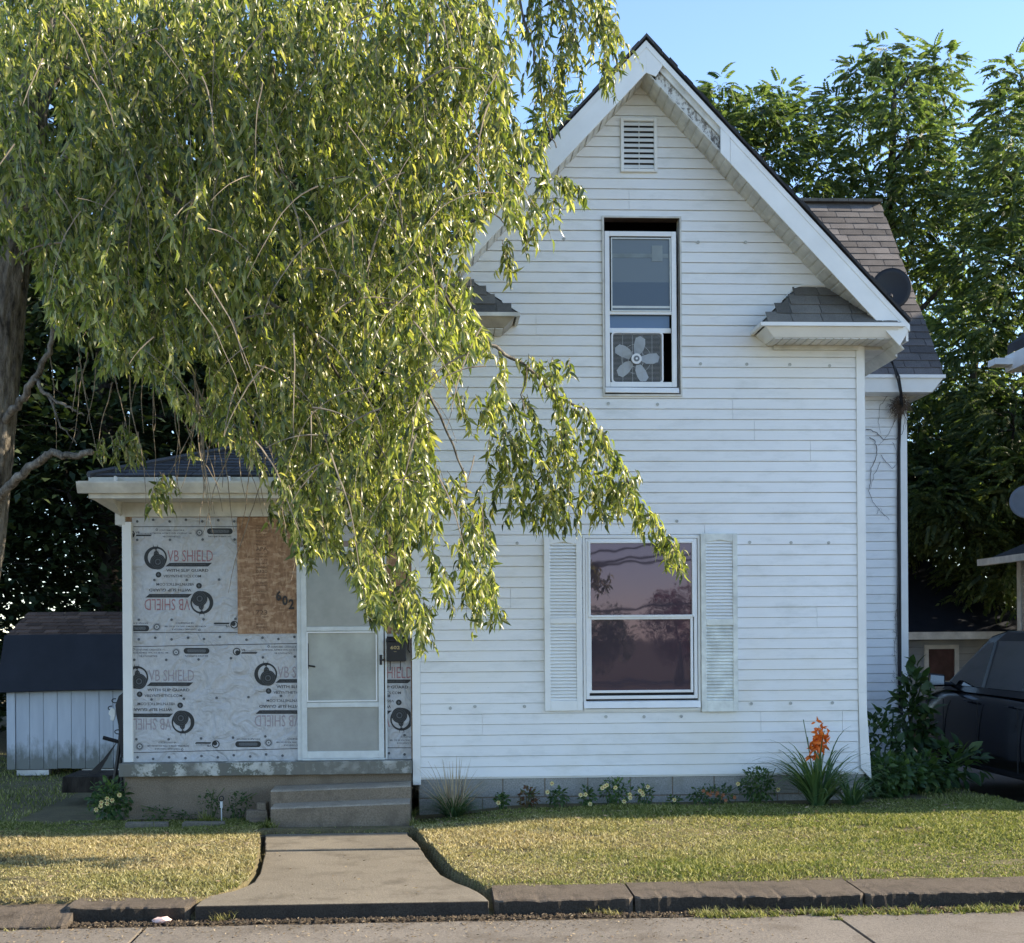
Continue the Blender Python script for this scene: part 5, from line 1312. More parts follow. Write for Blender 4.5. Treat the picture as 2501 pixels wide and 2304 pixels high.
TREE = empty('drooping_tree', 'large drooping leafy tree in front of the porch at left', 'tree', loc=(0, 0, 0))
Yt = -2.6
tb = MB()
tr_pts = [(-120, 1700), (-78, 1330), (-42, 1100), (-24, 950), (-8, 800), (4, 650), (22, 500), (40, 380), (60, 220), (95, 60), (110, -120), (120, -300)]
pp = [Q(u, v, Yt) for u, v in tr_pts]; pp[0].z = -.28
rr0 = [.25, .20, .175, .165, .16, .155, .15, .145, .13, .11, .09, .07]; p2, r2 = [], []
for i in range(len(pp)-1):
    for q in range(12): p2.append(pp[i].lerp(pp[i+1], q/12)); r2.append(rr0[i]+(rr0[i+1]-rr0[i])*q/12)
tb.tube(p2, r2, 56)
for i, p in enumerate(tb.v):
    ring, k = divmod(i, 56); cc = p2[min(ring, len(p2)-1)]; a = 6.2832*k/56
    f = 1+.06*math.sin(13*a+.5*math.sin(ring*.35))*math.sin(ring*.21+a*3)+.03*math.sin(21*a+ring*.12+math.sin(ring*.5))+.03*math.sin(3*a+ring*.05)+R.uniform(-.022, .022)
    d = Vector(p)-cc; tb.v[i] = tuple(cc+d*f)
to = tb.build('trunk', MT['bark'], TREE, smooth=True)
lb = MB()
def limb(pts, r0, r1, wob=.0, mb=None):
    pts3 = [Q(*p) for p in pts]; out = []
    for i in range(len(pts3)-1):
        for t in (0, .25, .5, .75): out.append(pts3[i].lerp(pts3[i+1], t)+Vector((R.uniform(-1, 1), R.uniform(-1, 1), R.uniform(-1, 1)))*wob)
    out.append(pts3[-1]); n = len(out)
    (mb or lb).tube(out, [r0+(r1-r0)*i/(n-1) for i in range(n)], 7); return out
BR = []
Yl = Yt
for pts, r0, r1 in [
    ([(-15, 985, Yl-.1), (15, 955, Yl-.35), (50, 920, Yl-.5), (80, 898, Yl-.6), (105, 889, Yl-.65), (140, 892, Yl-.7), (180, 886, Yl-.75)], .055, .03),
    ([(-5, 840, Yl), (25, 805, Yl-.2), (52, 770, Yl-.3), (75, 735, Yl-.35), (95, 690, Yl-.4), (105, 640, Yl-.4), (110, 560, Yl-.3)], .05, .02),
    ([(70, 740, Yl-.33), (90, 770, Yl-.4), (120, 790, Yl-.45), (145, 800, Yl-.5), (165, 815, Yl-.5)], .025, .008),
    ([(95, 770, Yl-.4), (120, 840, Yl-.5), (150, 870, Yl-.5)], .014, .005),
    ([(60, 220, Yl), (130, 78, Yl+.2), (230, 72, Yl+.3), (300, 88, Yl+.3), (380, 92, Yl+.3), (460, 85, Yl+.2), (600, 40, Yl+.1), (760, -40, Yl)], .11, .05),
    ([(-20, 60, Yl-.7), (20, 105, Yl-.7), (60, 122, Yl-.7), (110, 140, Yl-.7), (180, 130, Yl-.8), (260, 190, Yl-.9), (300, 250, Yl-.9)], .03, .01),
    ([(95, 60, Yl), (200, 160, Yl-.4), (330, 200, Yl-.6), (430, 210, Yl-.7), (520, 290, Yl-.8), (580, 370, Yl-.8)], .035, .010),
    ([(40, 380, Yl), (140, 300, Yl-.5), (270, 330, Yl-.9), (400, 430, Yl-1.1), (480, 560, Yl-1.1), (540, 720, Yl-1.1)], .032, .008),
    ([(840, -60, Yl-.3), (838, 60, Yl-.4), (842, 180, Yl-.5), (864, 240, Yl-.5), (872, 320, Yl-.5), (905, 360, Yl-.5), (940, 400, Yl-.5)], .026, .007),
    ([(842, 180, Yl-.5), (832, 270, Yl-.5), (815, 360, Yl-.5), (812, 520, Yl-.5), (810, 640, Yl-.5)], .013, .004),
    ([(600, 60, Yl), (640, 200, Yl-.3), (690, 350, Yl-.5), (760, 372, Yl-.5), (800, 410, Yl-.5), (835, 500, Yl-.5), (880, 590, Yl-.4), (905, 645, Yl-.4)], .032, .02),
    ([(905, 645, Yl-.4), (960, 675, Yl-.3), (1018, 706, Yl-.2), (1070, 755, Yl-.1), (1100, 782, Yl), (1140, 800, Yl), (1180, 850, Yl), (1210, 905, Yl), (1240, 975, Yl), (1275, 1010, Yl), (1310, 1060, Yl), (1338, 1110, Yl)], .022, .004),
    ([(1018, 706, Yl-.2), (1030, 715, Yl-.2), (1022, 790, Yl-.2), (1034, 850, Yl-.2), (1050, 910, Yl-.2)], .011, .004),
    ([(690, 350, Yl-.5), (735, 560, Yl-.7), (780, 640, Yl-.8), (850, 790, Yl-.8), (900, 900, Yl-.7), (915, 980, Yl-.7)], .026, .006),
    ([(480, 560, Yl-1.1), (600, 640, Yl-1.2), (680, 760, Yl-1.2), (760, 900, Yl-1.2), (800, 1050, Yl-1.2)], .022, .005),
    ([(760, -40, Yl), (900, -80, Yl+.1), (1040, -60, Yl+.2), (1130, -30, Yl+.3)], .05, .02),
    ([(1010, -40, Yl), (1045, 100, Yl), (1060, 180, Yl), (1075, 260, Yl), (1090, 290, Yl)], .014, .006),
    ([(1130, -30, Yl+.3), (1180, 0, Yl+.3), (1195, 60, Yl+.3), (1190, 130, Yl+.3)], .016, .004),
    ([(940, 400, Yl-.5), (990, 440, Yl-.4), (1040, 350, Yl-.3), (1100, 350, Yl-.3), (1140, 380, Yl-.3)], .010, .003),
    ([(330, 640, Yl-.9), (360, 760, Yl-.9), (380, 820, Yl-.9), (410, 815, Yl-.9), (450, 770, Yl-.9)], .010, .004),
]:
    BR.append(limb(pts, r0*.72, r1*.8, .016))
lo = lb.build('limbs', MT['bark'], TREE, smooth=True)

MASS = [(-80,-160),(1010,-160),(1022,60),(1006,150),(1000,222),(1045,240),(1088,262),(1080,300),(1088,345),(1078,388),(1058,430),(1018,458),(990,440),(982,405),(948,425),(930,470),(915,510),(928,540),(945,590),(958,640),(966,665),(985,690),(1000,740),(985,800),(958,850),(945,900),(955,960),(968,1060),(972,1160),(948,1225),(925,1205),(900,1140),(870,1170),(850,1200),(836,1270),(812,1290),(790,1240),(765,1215),(730,1225),(705,1150),(660,1085),(620,1085),(592,1105),(572,1050),(560,985),(520,960),(490,900),(440,868),(385,838),(330,782),(290,745),(240,725),(205,735),(150,668),(95,640),(85,570),(60,520),(0,500),(-80,520)]
GAPS = [[(838,750),(878,735),(885,930),(850,910)],[(898,850),(950,830),(942,965),(912,955)],[(798,1085),(838,1060),(850,1165),(822,1180)],[(872,1000),(905,1010),(900,1090),(868,1120)],[(660,1000),(690,985),(700,1060),(668,1070)],[(500,860),(540,850),(545,925),(515,930)],[(905,690),(950,700),(935,770),(900,760)],[(345,700),(400,690),(405,790),(360,770)],[(60,180),(110,170),(120,235),(70,250)],[(560,330),(610,320),(620,400),(575,420)]]
st_u, st_v, st_y, st_L = [], [], [], []
def addstr(u, v, y, L): st_u.append(u); st_v.append(v); st_y.append(y); st_L.append(L)
nS = 0
while nS < 3700:
    u = R.uniform(-70, 1080); v = R.uniform(-90, 1230)
    if not inpoly(u, max(v, -150), MASS): continue
    addstr(u, v, R.uniform(-1.4, -4.7), R.choice([.2, .25, .3, .4, .55, .8])); nS += 1
TW = MB(); LP_, LD = [], []
def run(u, v, y, L, clip, dens=.019, sway=.25):
    dens *= R.choice((.75, .9, 1.1, 1.7))
    p = Q(u, v, y); d = Vector((R.uniform(-1, 1)*sway*2.2+.1, R.uniform(-1, 1)*sway*2, -1)).normalized(); pts = [p.copy()]; step = .05; n = int(L/step)
    for k in range(n):
        d = (d+Vector((R.uniform(-.24, .24), R.uniform(-.24, .24), -.07))).normalized(); p = p+d*step
        if clip:
            uu, vv = proj(np.array(p))
            if not (inpoly(uu, max(vv, -150), MASS)): break
            if R.random() < .75 and any(inpoly(uu, vv, g) for g in GAPS): break
        pts.append(p.copy())
    if len(pts) < 3: return
    TW.tube(pts, [.0028*(1-.6*i/len(pts)) for i in range(len(pts))], 3, False)
    for i in range(len(pts)-1):
        seg = pts[i+1]-pts[i]; m_ = step/dens
        for q in range(int(m_)+(1 if R.random() < m_-int(m_) else 0)):
            LP_.append(pts[i]+seg*R.random()); LD.append(seg)
for u, v, y, L in zip(st_u, st_v, st_y, st_L):
    # a few pale holes where the house shows through
    f = math.sin(u*.021+1.3)*math.sin(v*.017+y)+.6*math.sin(u*.05+v*.043)
    if f < -.85 and v > 120: continue
    if u > 850 and v > 250 and R.random() < .35: continue
    run(u, v, y, L, True, .0165)
# hanging strands at the ragged rim, placed one by one along the photo's outline
RIM = [(1195,-30,190),(1188,20,130),(1165,-60,120),(1150,-40,110),(1135,-60,170),(1120,-20,150),(1100,-60,230),(1080,-60,260),(1062,-60,150),(1045,20,260),(1108,60,150),(1092,100,130),(1180,60,90),(1178,110,60),(1195,140,45),(1060,120,130),(1172,0,110),(1040,-50,120),(1128,60,90),
       (1105,352,30),(1120,356,28),(1138,368,30),(1095,345,70),(1085,380,60),(1060,400,90),(1030,440,60),(1000,470,70),(985,480,90),
       (1040,700,60),(1065,700,60),(1090,700,60),(1110,708,40),(1075,740,110),(1098,790,100),(1125,800,80),(1150,820,90),(1170,840,100),(1185,850,120),(1200,885,100),(1222,905,70),(1240,925,40),
       (1080,850,190),(1092,840,200),(1110,860,180),(1070,900,140),(1130,850,120),(1165,900,110),(1150,930,100),(1172,940,100),(1185,930,60),(1140,960,80),(1060,960,85),(1100,950,90),
       (990,820,180),(1005,850,160),(1020,860,170),(1040,880,160),(985,880,160),(1012,960,70),(1000,780,150),(965,840,120),(1030,780,130),
       (1215,940,60),(1232,960,60),(1250,985,50),(1262,1000,50),(1275,1010,50),(1288,1025,45),(1300,1035,55),(1312,1050,60),(1322,1065,50),(1332,1080,45),(1205,950,70),(1198,960,50),(1245,990,50),
       (318,930,70),(306,945,60),(330,935,45),(240,830,60),(262,850,60),(225,850,60),(200,860,45),(275,850,70),(248,870,50),(375,870,30),(535,975,55),(548,985,45),(300,960,48),
       (830,1200,95),(815,1180,110),(845,1190,60),(880,1150,60),(905,1120,90),(925,1140,90),(945,1130,110),(960,1140,90),(800,1150,110),(780,1170,80),(735,1160,70),(720,1170,45),(590,1050,70),(610,1060,40),(660,1050,60),(700,1090,70),(565,1000,60)]
for u, v, L in RIM:
    for k in range(3): run(u+R.uniform(-9, 9), v+R.uniform(-8, 8), -2.6+R.uniform(-.25, .25), L/235*R.uniform(.8, 1.1), False, .021, .18)
for u, v, L in [(u, v, L) for u, v, L in RIM if u < 1000]: pass
# bare hanging twigs over the porch
for k in range(46):
    u = R.uniform(70, 560); v = 640+(u-80)*.45+R.uniform(-60, 60); L = R.uniform(90, 300)
    p = Q(u, v, -2.6+R.uniform(-.7, .7)); d = Vector((R.uniform(-.25, .25), R.uniform(-.1, .1), -1)).normalized(); pts = [p.copy()]
    for i in range(int(L/235/.07)):
        d = (d+Vector((R.uniform(-.16, .16), R.uniform(-.08, .08), -.02))).normalized(); p = p+d*.07; pts.append(p.copy())
    if len(pts) > 2: TW.tube(pts, [.006*(1-.7*i/len(pts)) for i in range(len(pts))], 4)
# thin pale twigs arching through the outside of the canopy
for k in range(150):
    u = R.uniform(0, 1000); v = R.uniform(-20, 1050)
    if not inpoly(u, v, MASS): continue
    p = Q(u, v, R.uniform(-4.3, -4.9)); sx = R.uniform(-.9, .9); d = Vector((sx, R.uniform(-.2, .2), R.uniform(-1, .1))).normalized(); pts = [p.copy()]
    for i in range(R.randint(5, 15)):
        d = (d+Vector((R.uniform(-.12, .12), R.uniform(-.08, .08), -.11))).normalized(); p = p+d*.06; uu, vv = proj(np.array(p))
        if not inpoly(uu, max(vv, -100), MASS): break
        pts.append(p.copy())
    if len(pts) > 3: r_w = R.uniform(.003, .007); TW.tube(pts, [r_w*(1-.75*i/len(pts)) for i in range(len(pts))], 4)
# shoots along the arching limb
for br in (BR[11], BR[18]):
    for p in br[8:]:
        for k in range(7):
            LP_.append(p+Vector((R.uniform(-.04, .04), R.uniform(-.04, .04), R.uniform(-.05, .03)))); LD.append(Vector((R.uniform(-.5, .5), R.uniform(-.5, .5), -1)))
o = TW.build('twigs', MT['twig'], TREE, fix=False); o['kind'] = 'stuff'
LPn = np.array([tuple(p) for p in LP_]); LDn = unit(np.array([tuple(p) for p in LD])); nL = len(LPn)
print('tree leaves', nL)
az = NR.uniform(0, 2*np.pi, nL); outv = np.stack([np.cos(az), np.sin(az), np.zeros(nL)], 1)
D = unit(LDn*NR.uniform(.1, .9, (nL, 1))+outv*NR.uniform(.5, 1.2, (nL, 1))+np.array([.08, 0, -.05])+NR.normal(0, .25, (nL, 3)))
N = unit(outv*.3+np.array([0, 0, 1.0])+NR.normal(0, .5, (nL, 3)))
sz = NR.uniform(.040, .086, nL)
fr_ = frames(D, N)
dpt = (LPn-CPn)@Fn; order = np.argsort(-(sz/dpt)); uu, vv = proj(LPn); vis = (uu > 0) & (uu < 2006) & (vv > 0) & (vv < 1848)
big = [i for i in order if vis[i] and LPn[i, 1] < -2.9][:290]; mask = np.ones(nL, bool); mask[big] = False
V, T = scatter(*LT, LPn[mask], fr_[mask], sz[mask])
o = trimesh('crown', V, T, MT['leaf'], TREE, smooth=True); o['kind'] = 'stuff'
me = MB(); me.v = [tuple(p) for p in LT[0]]; me.f = [tuple(int(a) for a in t) for t in LT[1]]; me = me.mesh('leaf', MT['leaf']); me.polygons.foreach_set('use_smooth', [True]*len(me.polygons))
for i in big:
    o = link('leaf', me, TREE); mm = Matrix([list(r) for r in (fr_[i]*sz[i])]).to_4x4(); mm.translation = LPn[i]; o.matrix_world = mm

# ---- background trees with compound leaves
def comp_t(nl=6, wd=.095, ll=.36):
    v, T = [], []
    def lf(b, d, L, w_, n=(0, 0, 1)):
        b, d = np.array(b), np.array(d); d = d/np.linalg.norm(d); s = np.cross(d, n); s /= np.linalg.norm(s); k = len(v)
        v.extend([b, b+d*L*.45+s*w_, b+d*L+np.array([0, 0, -.05]), b+d*L*.45-s*w_]); T.extend([(k, k+1, k+2), (k, k+2, k+3)])
    for i in range(nl):
        t = .18+.78*i/nl; z = -.75*t*t; L = ll*(1-.45*abs(t-.45))
        for s in (-1, 1): lf((0, t, z), (s*.8, .4, -.75), L, wd)
    lf((0, .95, -.7), (0, .6, -.8), ll, wd)
    return np.array(v), np.array(T)
CT = comp_t()
def broad_t():
    return np.array([(0, 0, 0), (-.3, .45, .05), (0, 1, -.15), (.3, .45, .05)]), np.array([(0, 3, 1), (1, 3, 2)])
BT = broad_t()
def crown_mesh(name, cl, per, leafsize, tmpl, mat, droop=.5, spread=.8):
    """cl: list of (centre, radius)"""
    Pp, Dd = [], []
    for c, r in cl:
        k = int(per*(r**1.5))
        d = unit(NR.normal(size=(k, 3))*[1, 1, .8]); rr = r*NR.uniform(.25, 1, (k, 1))**.6
        Pp.append(np.array(c)+d*rr); Dd.append(d*spread+np.array([0, 0, .35])+NR.normal(0, .3, (k, 3)))
    Pp, Dd = np.concatenate(Pp), unit(np.concatenate(Dd)*[1, 1, .6]); n = len(Pp)
    N = unit(np.array([0, 0, 1.0])+NR.normal(0, .3, (n, 3)))
    V, T = scatter(*tmpl, Pp, frames(Dd, N), NR.uniform(.7, 1.15, n)*leafsize)
    me = bpy.data.meshes.new(name); V = V.astype(np.float32); T = T.astype(np.int32)
    me.vertices.add(len(V)); me.vertices.foreach_set('co', V.ravel()); me.loops.add(T.size); me.loops.foreach_set('vertex_index', T.ravel())
    me.polygons.add(len(T)); me.polygons.foreach_set('loop_start', np.arange(0, T.size, 3, dtype=np.int32)); me.polygons.foreach_set('loop_total', np.full(len(T), 3, np.int32)); me.materials.append(mat); me.update(calc_edges=True)
    return me
def limbs_mesh(H_, cl, r0, lean=(0, 0), fork=.35):
    m = MB(); top = Vector((lean[0], lean[1], H_))
    tp = [Vector((lean[0]*t*t+.08*math.sin(5*t), lean[1]*t*t, H_*t)) for t in np.linspace(0, 1, 9)]
    m.tube(tp, [r0*(1-.85*t)+.015 for t in np.linspace(0, 1, 9)], 10)
    nodes = [(p.copy(), r0*(1-.85*t)) for p, t in zip(tp[2:], np.linspace(.25, 1, 7))]
    for c, r in sorted(cl, key=lambda q: Vector(q[0]).xy.length+.25*abs(q[0][2]-H_*.45)):
        c = Vector(c); best, bd = None, 1e9
        for p, w_ in nodes:
            d = (c-p).length+(1.2 if p.z > c.z-.15 else 0)
            if d < bd: best, bd = (p, w_), d
        b, w_ = best; L = (c-b).length
        side = Vector((R.uniform(-1, 1), R.uniform(-1, 1), R.uniform(-.2, .8)))*.13*L
        k = min(w_*.62, .02+.025*L)
        p1, p2 = b.lerp(c, .35)+side, b.lerp(c, .7)+side*.7
        m.tube([b, p1, p2, c], [k, k*.85, k*.68, k*.5], 5)
        nodes.append((p2, k*.7)); nodes.append((c, k*.55))
        for q in range(3):
            e = c+Vector((R.gauss(0, 1), R.gauss(0, 1), R.gauss(0, .8))).normalized()*r*.8
            m.tube([c, (c+e)/2+Vector((0, 0, .06)), e], [k*.4, k*.22, .005], 4, False)
    return m
def make_tree(proto, name, label, loc, clumps, H_, r0, per, ls, tmpl, mat, bark, group, **kw):
    t = empty(name, label, 'tree', group, loc)
    me = crown_mesh('crown', clumps, per, ls, tmpl, mat); o = link('crown', me, t); o['kind'] = 'stuff'
    b = limbs_mesh(H_, clumps, r0, **kw).mesh('trunk', bark); me2 = b
    me2.polygons.foreach_set('use_smooth', [True]*len(me2.polygons)); link('trunk', me2, t)
    return t
def clone(t, label, loc, rz=0, sc=1):
    c = t.copy(); COL.objects.link(c); c.location = loc; c.rotation_euler = (0, 0, rz); c.scale = (sc,)*3; c['label'] = label
    for ch in t.children: d = ch.copy(); COL.objects.link(d); d.parent = c
    return c
def clumps_ell(n, rx, ry, z0, z1, r_lo, r_hi, seed):
    q = random.Random(seed); out = []; tries = 0
    while len(out) < n and tries < 20000:
        tries += 1
        d = Vector((q.uniform(-1, 1), q.uniform(-1, 1), q.uniform(-1, 1)))
        if not .35 < d.length < 1: continue
        c = (d.x*rx, d.y*ry, (z0+z1)/2+d.z*(z1-z0)/2); r = q.uniform(r_lo, r_hi)
        if all((Vector(c)-Vector(o[0])).length > (r+o[1])*.55 for o in out): out.append((c, r))
    return out
# right hand crown mass: clumps set where the crown stands, at true distance
def at(u, v, y): p = Q(u, v, y); return p
def tree_at(name, label, u, y, tops, n_in, ell, per, ls, group, seed, r0=.22):
    base = Q(u, 1200, y); base.z = -.25
    q = random.Random(seed); cl = []
    for (cu, cv, r) in tops:
        p = Q(cu, cv+34*r/.5+6, y+q.uniform(-1.0, 1.0))-base; cl.append((tuple(p), r))
    cl += [((c[0][0], c[0][1], c[0][2]), c[1]) for c in clumps_ell(n_in, *ell, .65, 1.1, seed)]
    H_ = max(c[0][2] for c in cl)*.93
    return make_tree(None, name, label, base, cl, H_, r0, per, ls, CT, MT['leaf_bg'], MT['bark_dark'], group, lean=(.3, .1))
grp = 'leafy trees behind the house'
T1 = tree_at('compound_leaf_tree', 'tallest feathery tree behind the wing roof', 1740, 13.5, [(1730,75,.35),(1790,88,.5),(1845,92,.35),(1680,110,.35),(1820,135,.45),(1700,150,.5),(1760,150,.55),(1850,170,.4),(1640,170,.45),(1600,200,.5),(1680,210,.6),(1780,230,.7),(1850,230,.6),(1560,240,.5),(1620,280,.7),(1700,290,.8),(1780,320,.8),(1860,320,.7),(1560,330,.6),(1900,290,.6),(1640,370,.7),(1740,390,.8),(1840,400,.8),(1880,470,.7),(1780,470,.7)], 22, (3.4, 1.8, 2.6, 7.0), 250, .30, grp, 5, .26)
T2 = tree_at('compound_leaf_tree', 'feathery tree at the right edge above the neighbouring roof', 2010, 11.5, [(1985,115,.4),(2010,150,.5),(1960,190,.4),(1990,215,.6),(2030,240,.8),(1960,290,.5),(1940,360,.7),(2000,350,.8),(2050,340,.9),(1930,450,.8),(2010,460,.9),(1960,560,.9),(2040,560,.9),(1900,600,.7),(1900,700,.7),(1980,740,.9)], 16, (2.0, 1.8, 2.6, 6.0), 250, .30, grp, 9, .24)
T3 = tree_at('compound_leaf_tree', 'smaller feathery tree showing above the right rake', 1400, 13.0, [(1410,150,.3),(1362,165,.28),(1400,190,.4),(1440,215,.4),(1480,200,.4),(1490,180,.35),(1395,230,.5),(1440,260,.6),(1500,260,.6),(1360,240,.5),(1530,160,.28),(1540,200,.4),(1100,200,.5),(1120,240,.5),(1070,240,.6),(1150,260,.6)], 10, (2.6, 1.5, 4.5, 7.0), 250, .30, grp, 3, .2)
T4 = tree_at('compound_leaf_tree', 'shaded tree low behind the wing corner', 1900, 16, [(1850,550,1.1),(1880,650,1.1),(1830,760,1.0),(1900,800,1.1),(1960,880,1.1),(1850,900,1.0),(1920,980,1.1),(1980,1030,1.1),(1830,1020,1.1),(1880,1080,1.0),(1960,1130,1.0),(2030,950,1.2),(1800,500,1.0)], 14, (3.5, 2, 1.2, 6.5), 140, .38, grp, 12, .3)
MTt = MT['leaf_dark']
# dense dark trees beyond the shed
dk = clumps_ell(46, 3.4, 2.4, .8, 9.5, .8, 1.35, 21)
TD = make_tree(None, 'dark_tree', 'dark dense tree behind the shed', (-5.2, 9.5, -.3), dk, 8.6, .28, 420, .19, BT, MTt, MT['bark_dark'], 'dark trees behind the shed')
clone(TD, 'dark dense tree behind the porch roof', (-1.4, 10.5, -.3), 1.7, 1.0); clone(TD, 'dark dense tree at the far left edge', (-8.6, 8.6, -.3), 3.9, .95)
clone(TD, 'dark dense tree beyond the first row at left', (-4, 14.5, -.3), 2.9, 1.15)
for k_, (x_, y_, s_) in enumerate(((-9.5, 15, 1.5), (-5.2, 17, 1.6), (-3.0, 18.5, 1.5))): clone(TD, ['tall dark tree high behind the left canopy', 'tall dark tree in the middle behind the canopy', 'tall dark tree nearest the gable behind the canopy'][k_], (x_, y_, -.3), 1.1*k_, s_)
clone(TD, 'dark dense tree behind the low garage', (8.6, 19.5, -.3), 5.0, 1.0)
clone(TD, 'unseen dark tree added at the right to shade the garage', (15.5, 12.6, -.3), 2.2, 1.0)  # out of view, added to keep the sun off the garage roof
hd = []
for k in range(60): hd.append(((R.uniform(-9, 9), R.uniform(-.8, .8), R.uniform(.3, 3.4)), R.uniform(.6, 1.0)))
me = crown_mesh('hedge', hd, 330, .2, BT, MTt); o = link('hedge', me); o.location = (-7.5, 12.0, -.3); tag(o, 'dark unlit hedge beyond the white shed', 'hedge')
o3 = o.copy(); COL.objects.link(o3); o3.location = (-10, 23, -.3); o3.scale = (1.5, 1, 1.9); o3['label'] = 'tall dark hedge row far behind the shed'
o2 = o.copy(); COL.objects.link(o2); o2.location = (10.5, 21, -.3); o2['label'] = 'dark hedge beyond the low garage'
# across the street: trees and wires seen in the window panes
rcl = clumps_ell(22, 1.1, 1.0, .8, 3.1, .35, .55, 31)
TRd = make_tree(None, 'red_leaf_tree', 'purple leaved tree across the street mirrored in the lower window', (8.5, -33.5, -.2), rcl, 2.7, .08, 700, .13, BT, MT['leaf_red'], MT['bark_dark'], None)
gcl = clumps_ell(26, 1.5, 1.3, .6, 2.6, .4, .6, 33)
TGr = make_tree(None, 'green_tree', 'green tree across the street mirrored in the lower window', (5.4, -35, -.2), gcl, 2.4, .09, 600, .15, BT, MT['leaf_plant'], MT['bark_dark'], 'trees across the street')
for k, (x, y, s) in enumerate(((12, -37, 1.3), (-6.5, -34, 1.6), (-13, -31, 1.7), (17.5, -33, 1.6))): clone(TGr, ['green tree across the street to the right', 'green tree across the street to the left', 'farther green tree across the street to the left', 'farther green tree across the street to the right'][k], (x, y, -.2), k*1.3, s)
for z, sl_, lab in ((3.9, .13, 'upper'), (3.6, .10, 'middle'), (3.5, .05, 'lower'), (2.25, .10, 'lowest')):
    m = MB(); m.tube([(x, -24, z+sl_*(x-5.5)+.0012*(x-5.5)**2) for x in np.linspace(-16, 34, 33)], .03, 5); tag(m.build('utility_wire', MT['rubber'], None), lab+' utility wire across the street mirrored in the window', 'wire', 'utility wires across the street')

# ---- garden plants
def blades(name, label, cat, base, n, L, wd, mat, spread=1.0, up=.9, droop=1.0, seg=5, parent=None, seed=1, hlo=.5):
    q = random.Random(seed); m = MB()
    for k in range(n):
        a = q.uniform(0, 6.283); r = q.uniform(0, .07); p = Vector(base)+Vector((math.cos(a)*r, math.sin(a)*r*.6, 0)); a += q.uniform(-.5, .5)
        l = L*q.uniform(hlo, 1); d = Vector((math.cos(a)*spread*q.uniform(.2, 1), math.sin(a)*spread*q.uniform(.2, 1)*.7, up)).normalized(); s = Vector((-math.sin(a), math.cos(a), 0)); vs = []
        for i in range(seg+1):
            t = i/seg; w_ = wd*(1-t**2*.9); vs += [tuple(p-s*w_), tuple(p+s*w_)]
            p = p+d*(l/seg); d = (d+Vector((0, 0, -droop*.32*(.4+t)))).normalized()
        o_ = len(m.v); m.add(vs, [(2*i, 2*i+1, 2*i+3, 2*i+2) for i in range(seg)])
    return m
# dried ornamental grass clump left of the facade
c = P(1108, 1972, -.32); c.z = gzf(c.x, c.y)
OG = empty('grass_clump', 'half dried ornamental grass clump at the left foundation corner', 'grass clump')
blades('', '', '', c, 260, .45, .006, None, 1.3, .7, 1.3, seed=2).build('green_blades', MT['leaf_lily'], OG, fix=False)
blades('', '', '', c, 44, .62, .0065, None, 1.2, 1, .6, seed=4, hlo=.6).build('dry_blades', MT['dead'], OG, fix=False)
blades('', '', '', c, 22, .60, .008, None, .3, 1, .15, seed=5, hlo=.7).build('dry_stalks', MT['dead'], OG, fix=False)
# day lily
c = P(1998, 1968, -.38); c.z = gzf(c.x, c.y)
DL = empty('day_lily', 'large day lily with orange flower at the right corner', 'flower')
blades('', '', '', c, 150, .98, .012, None, 1.25, 1.15, .85, 9, seed=6).build('leaves', MT['leaf_lily'], DL, fix=False)
blades('', '', '', c+Vector((.32, -.05, 0)), 80, .62, .010, None, 1.3, .9, 1.0, 7, seed=16).build('leaves', MT['leaf_lily'], DL, fix=False)
m = MB(); tops = [(1996, 1812), (2000, 1775), (1988, 1830), (1962, 1758), (1972, 1800), (2018, 1800)]
for u, v in tops: m.tube([c+Vector((R.uniform(-.03, .03), 0, 0)), (c+P(u, v, -.4))/2+Vector((R.uniform(-.02, .02), 0, 0)), P(u, v, -.4)], .004, 4)
m.build('stalks', MT['leaf_lily'], DL)
fl = []
for (u, v, k, s) in [(2004, 1802, 30, .075), (2000, 1822, 30, .07), (1990, 1838, 26, .065), (2010, 1788, 18, .06), (1998, 1772, 10, .055), (2012, 1812, 14, .055)]:
    for q in range(k): fl.append((P(u+R.uniform(-14, 14), v+R.uniform(-13, 13), -.4+R.uniform(-.05, .05)), s*1.2*R.uniform(.6, 1.1)))
n = len(fl); Dd = unit(NR.normal(size=(n, 3))+[0, -.3, -.2]); V, T = scatter(*leaf_t(.2, .4, .5), np.array([tuple(f[0]) for f in fl]), frames(Dd, unit(NR.normal(size=(n, 3)))), np.array([f[1] for f in fl])); trimesh('flowers', V, T, MT['petal_o'], DL)
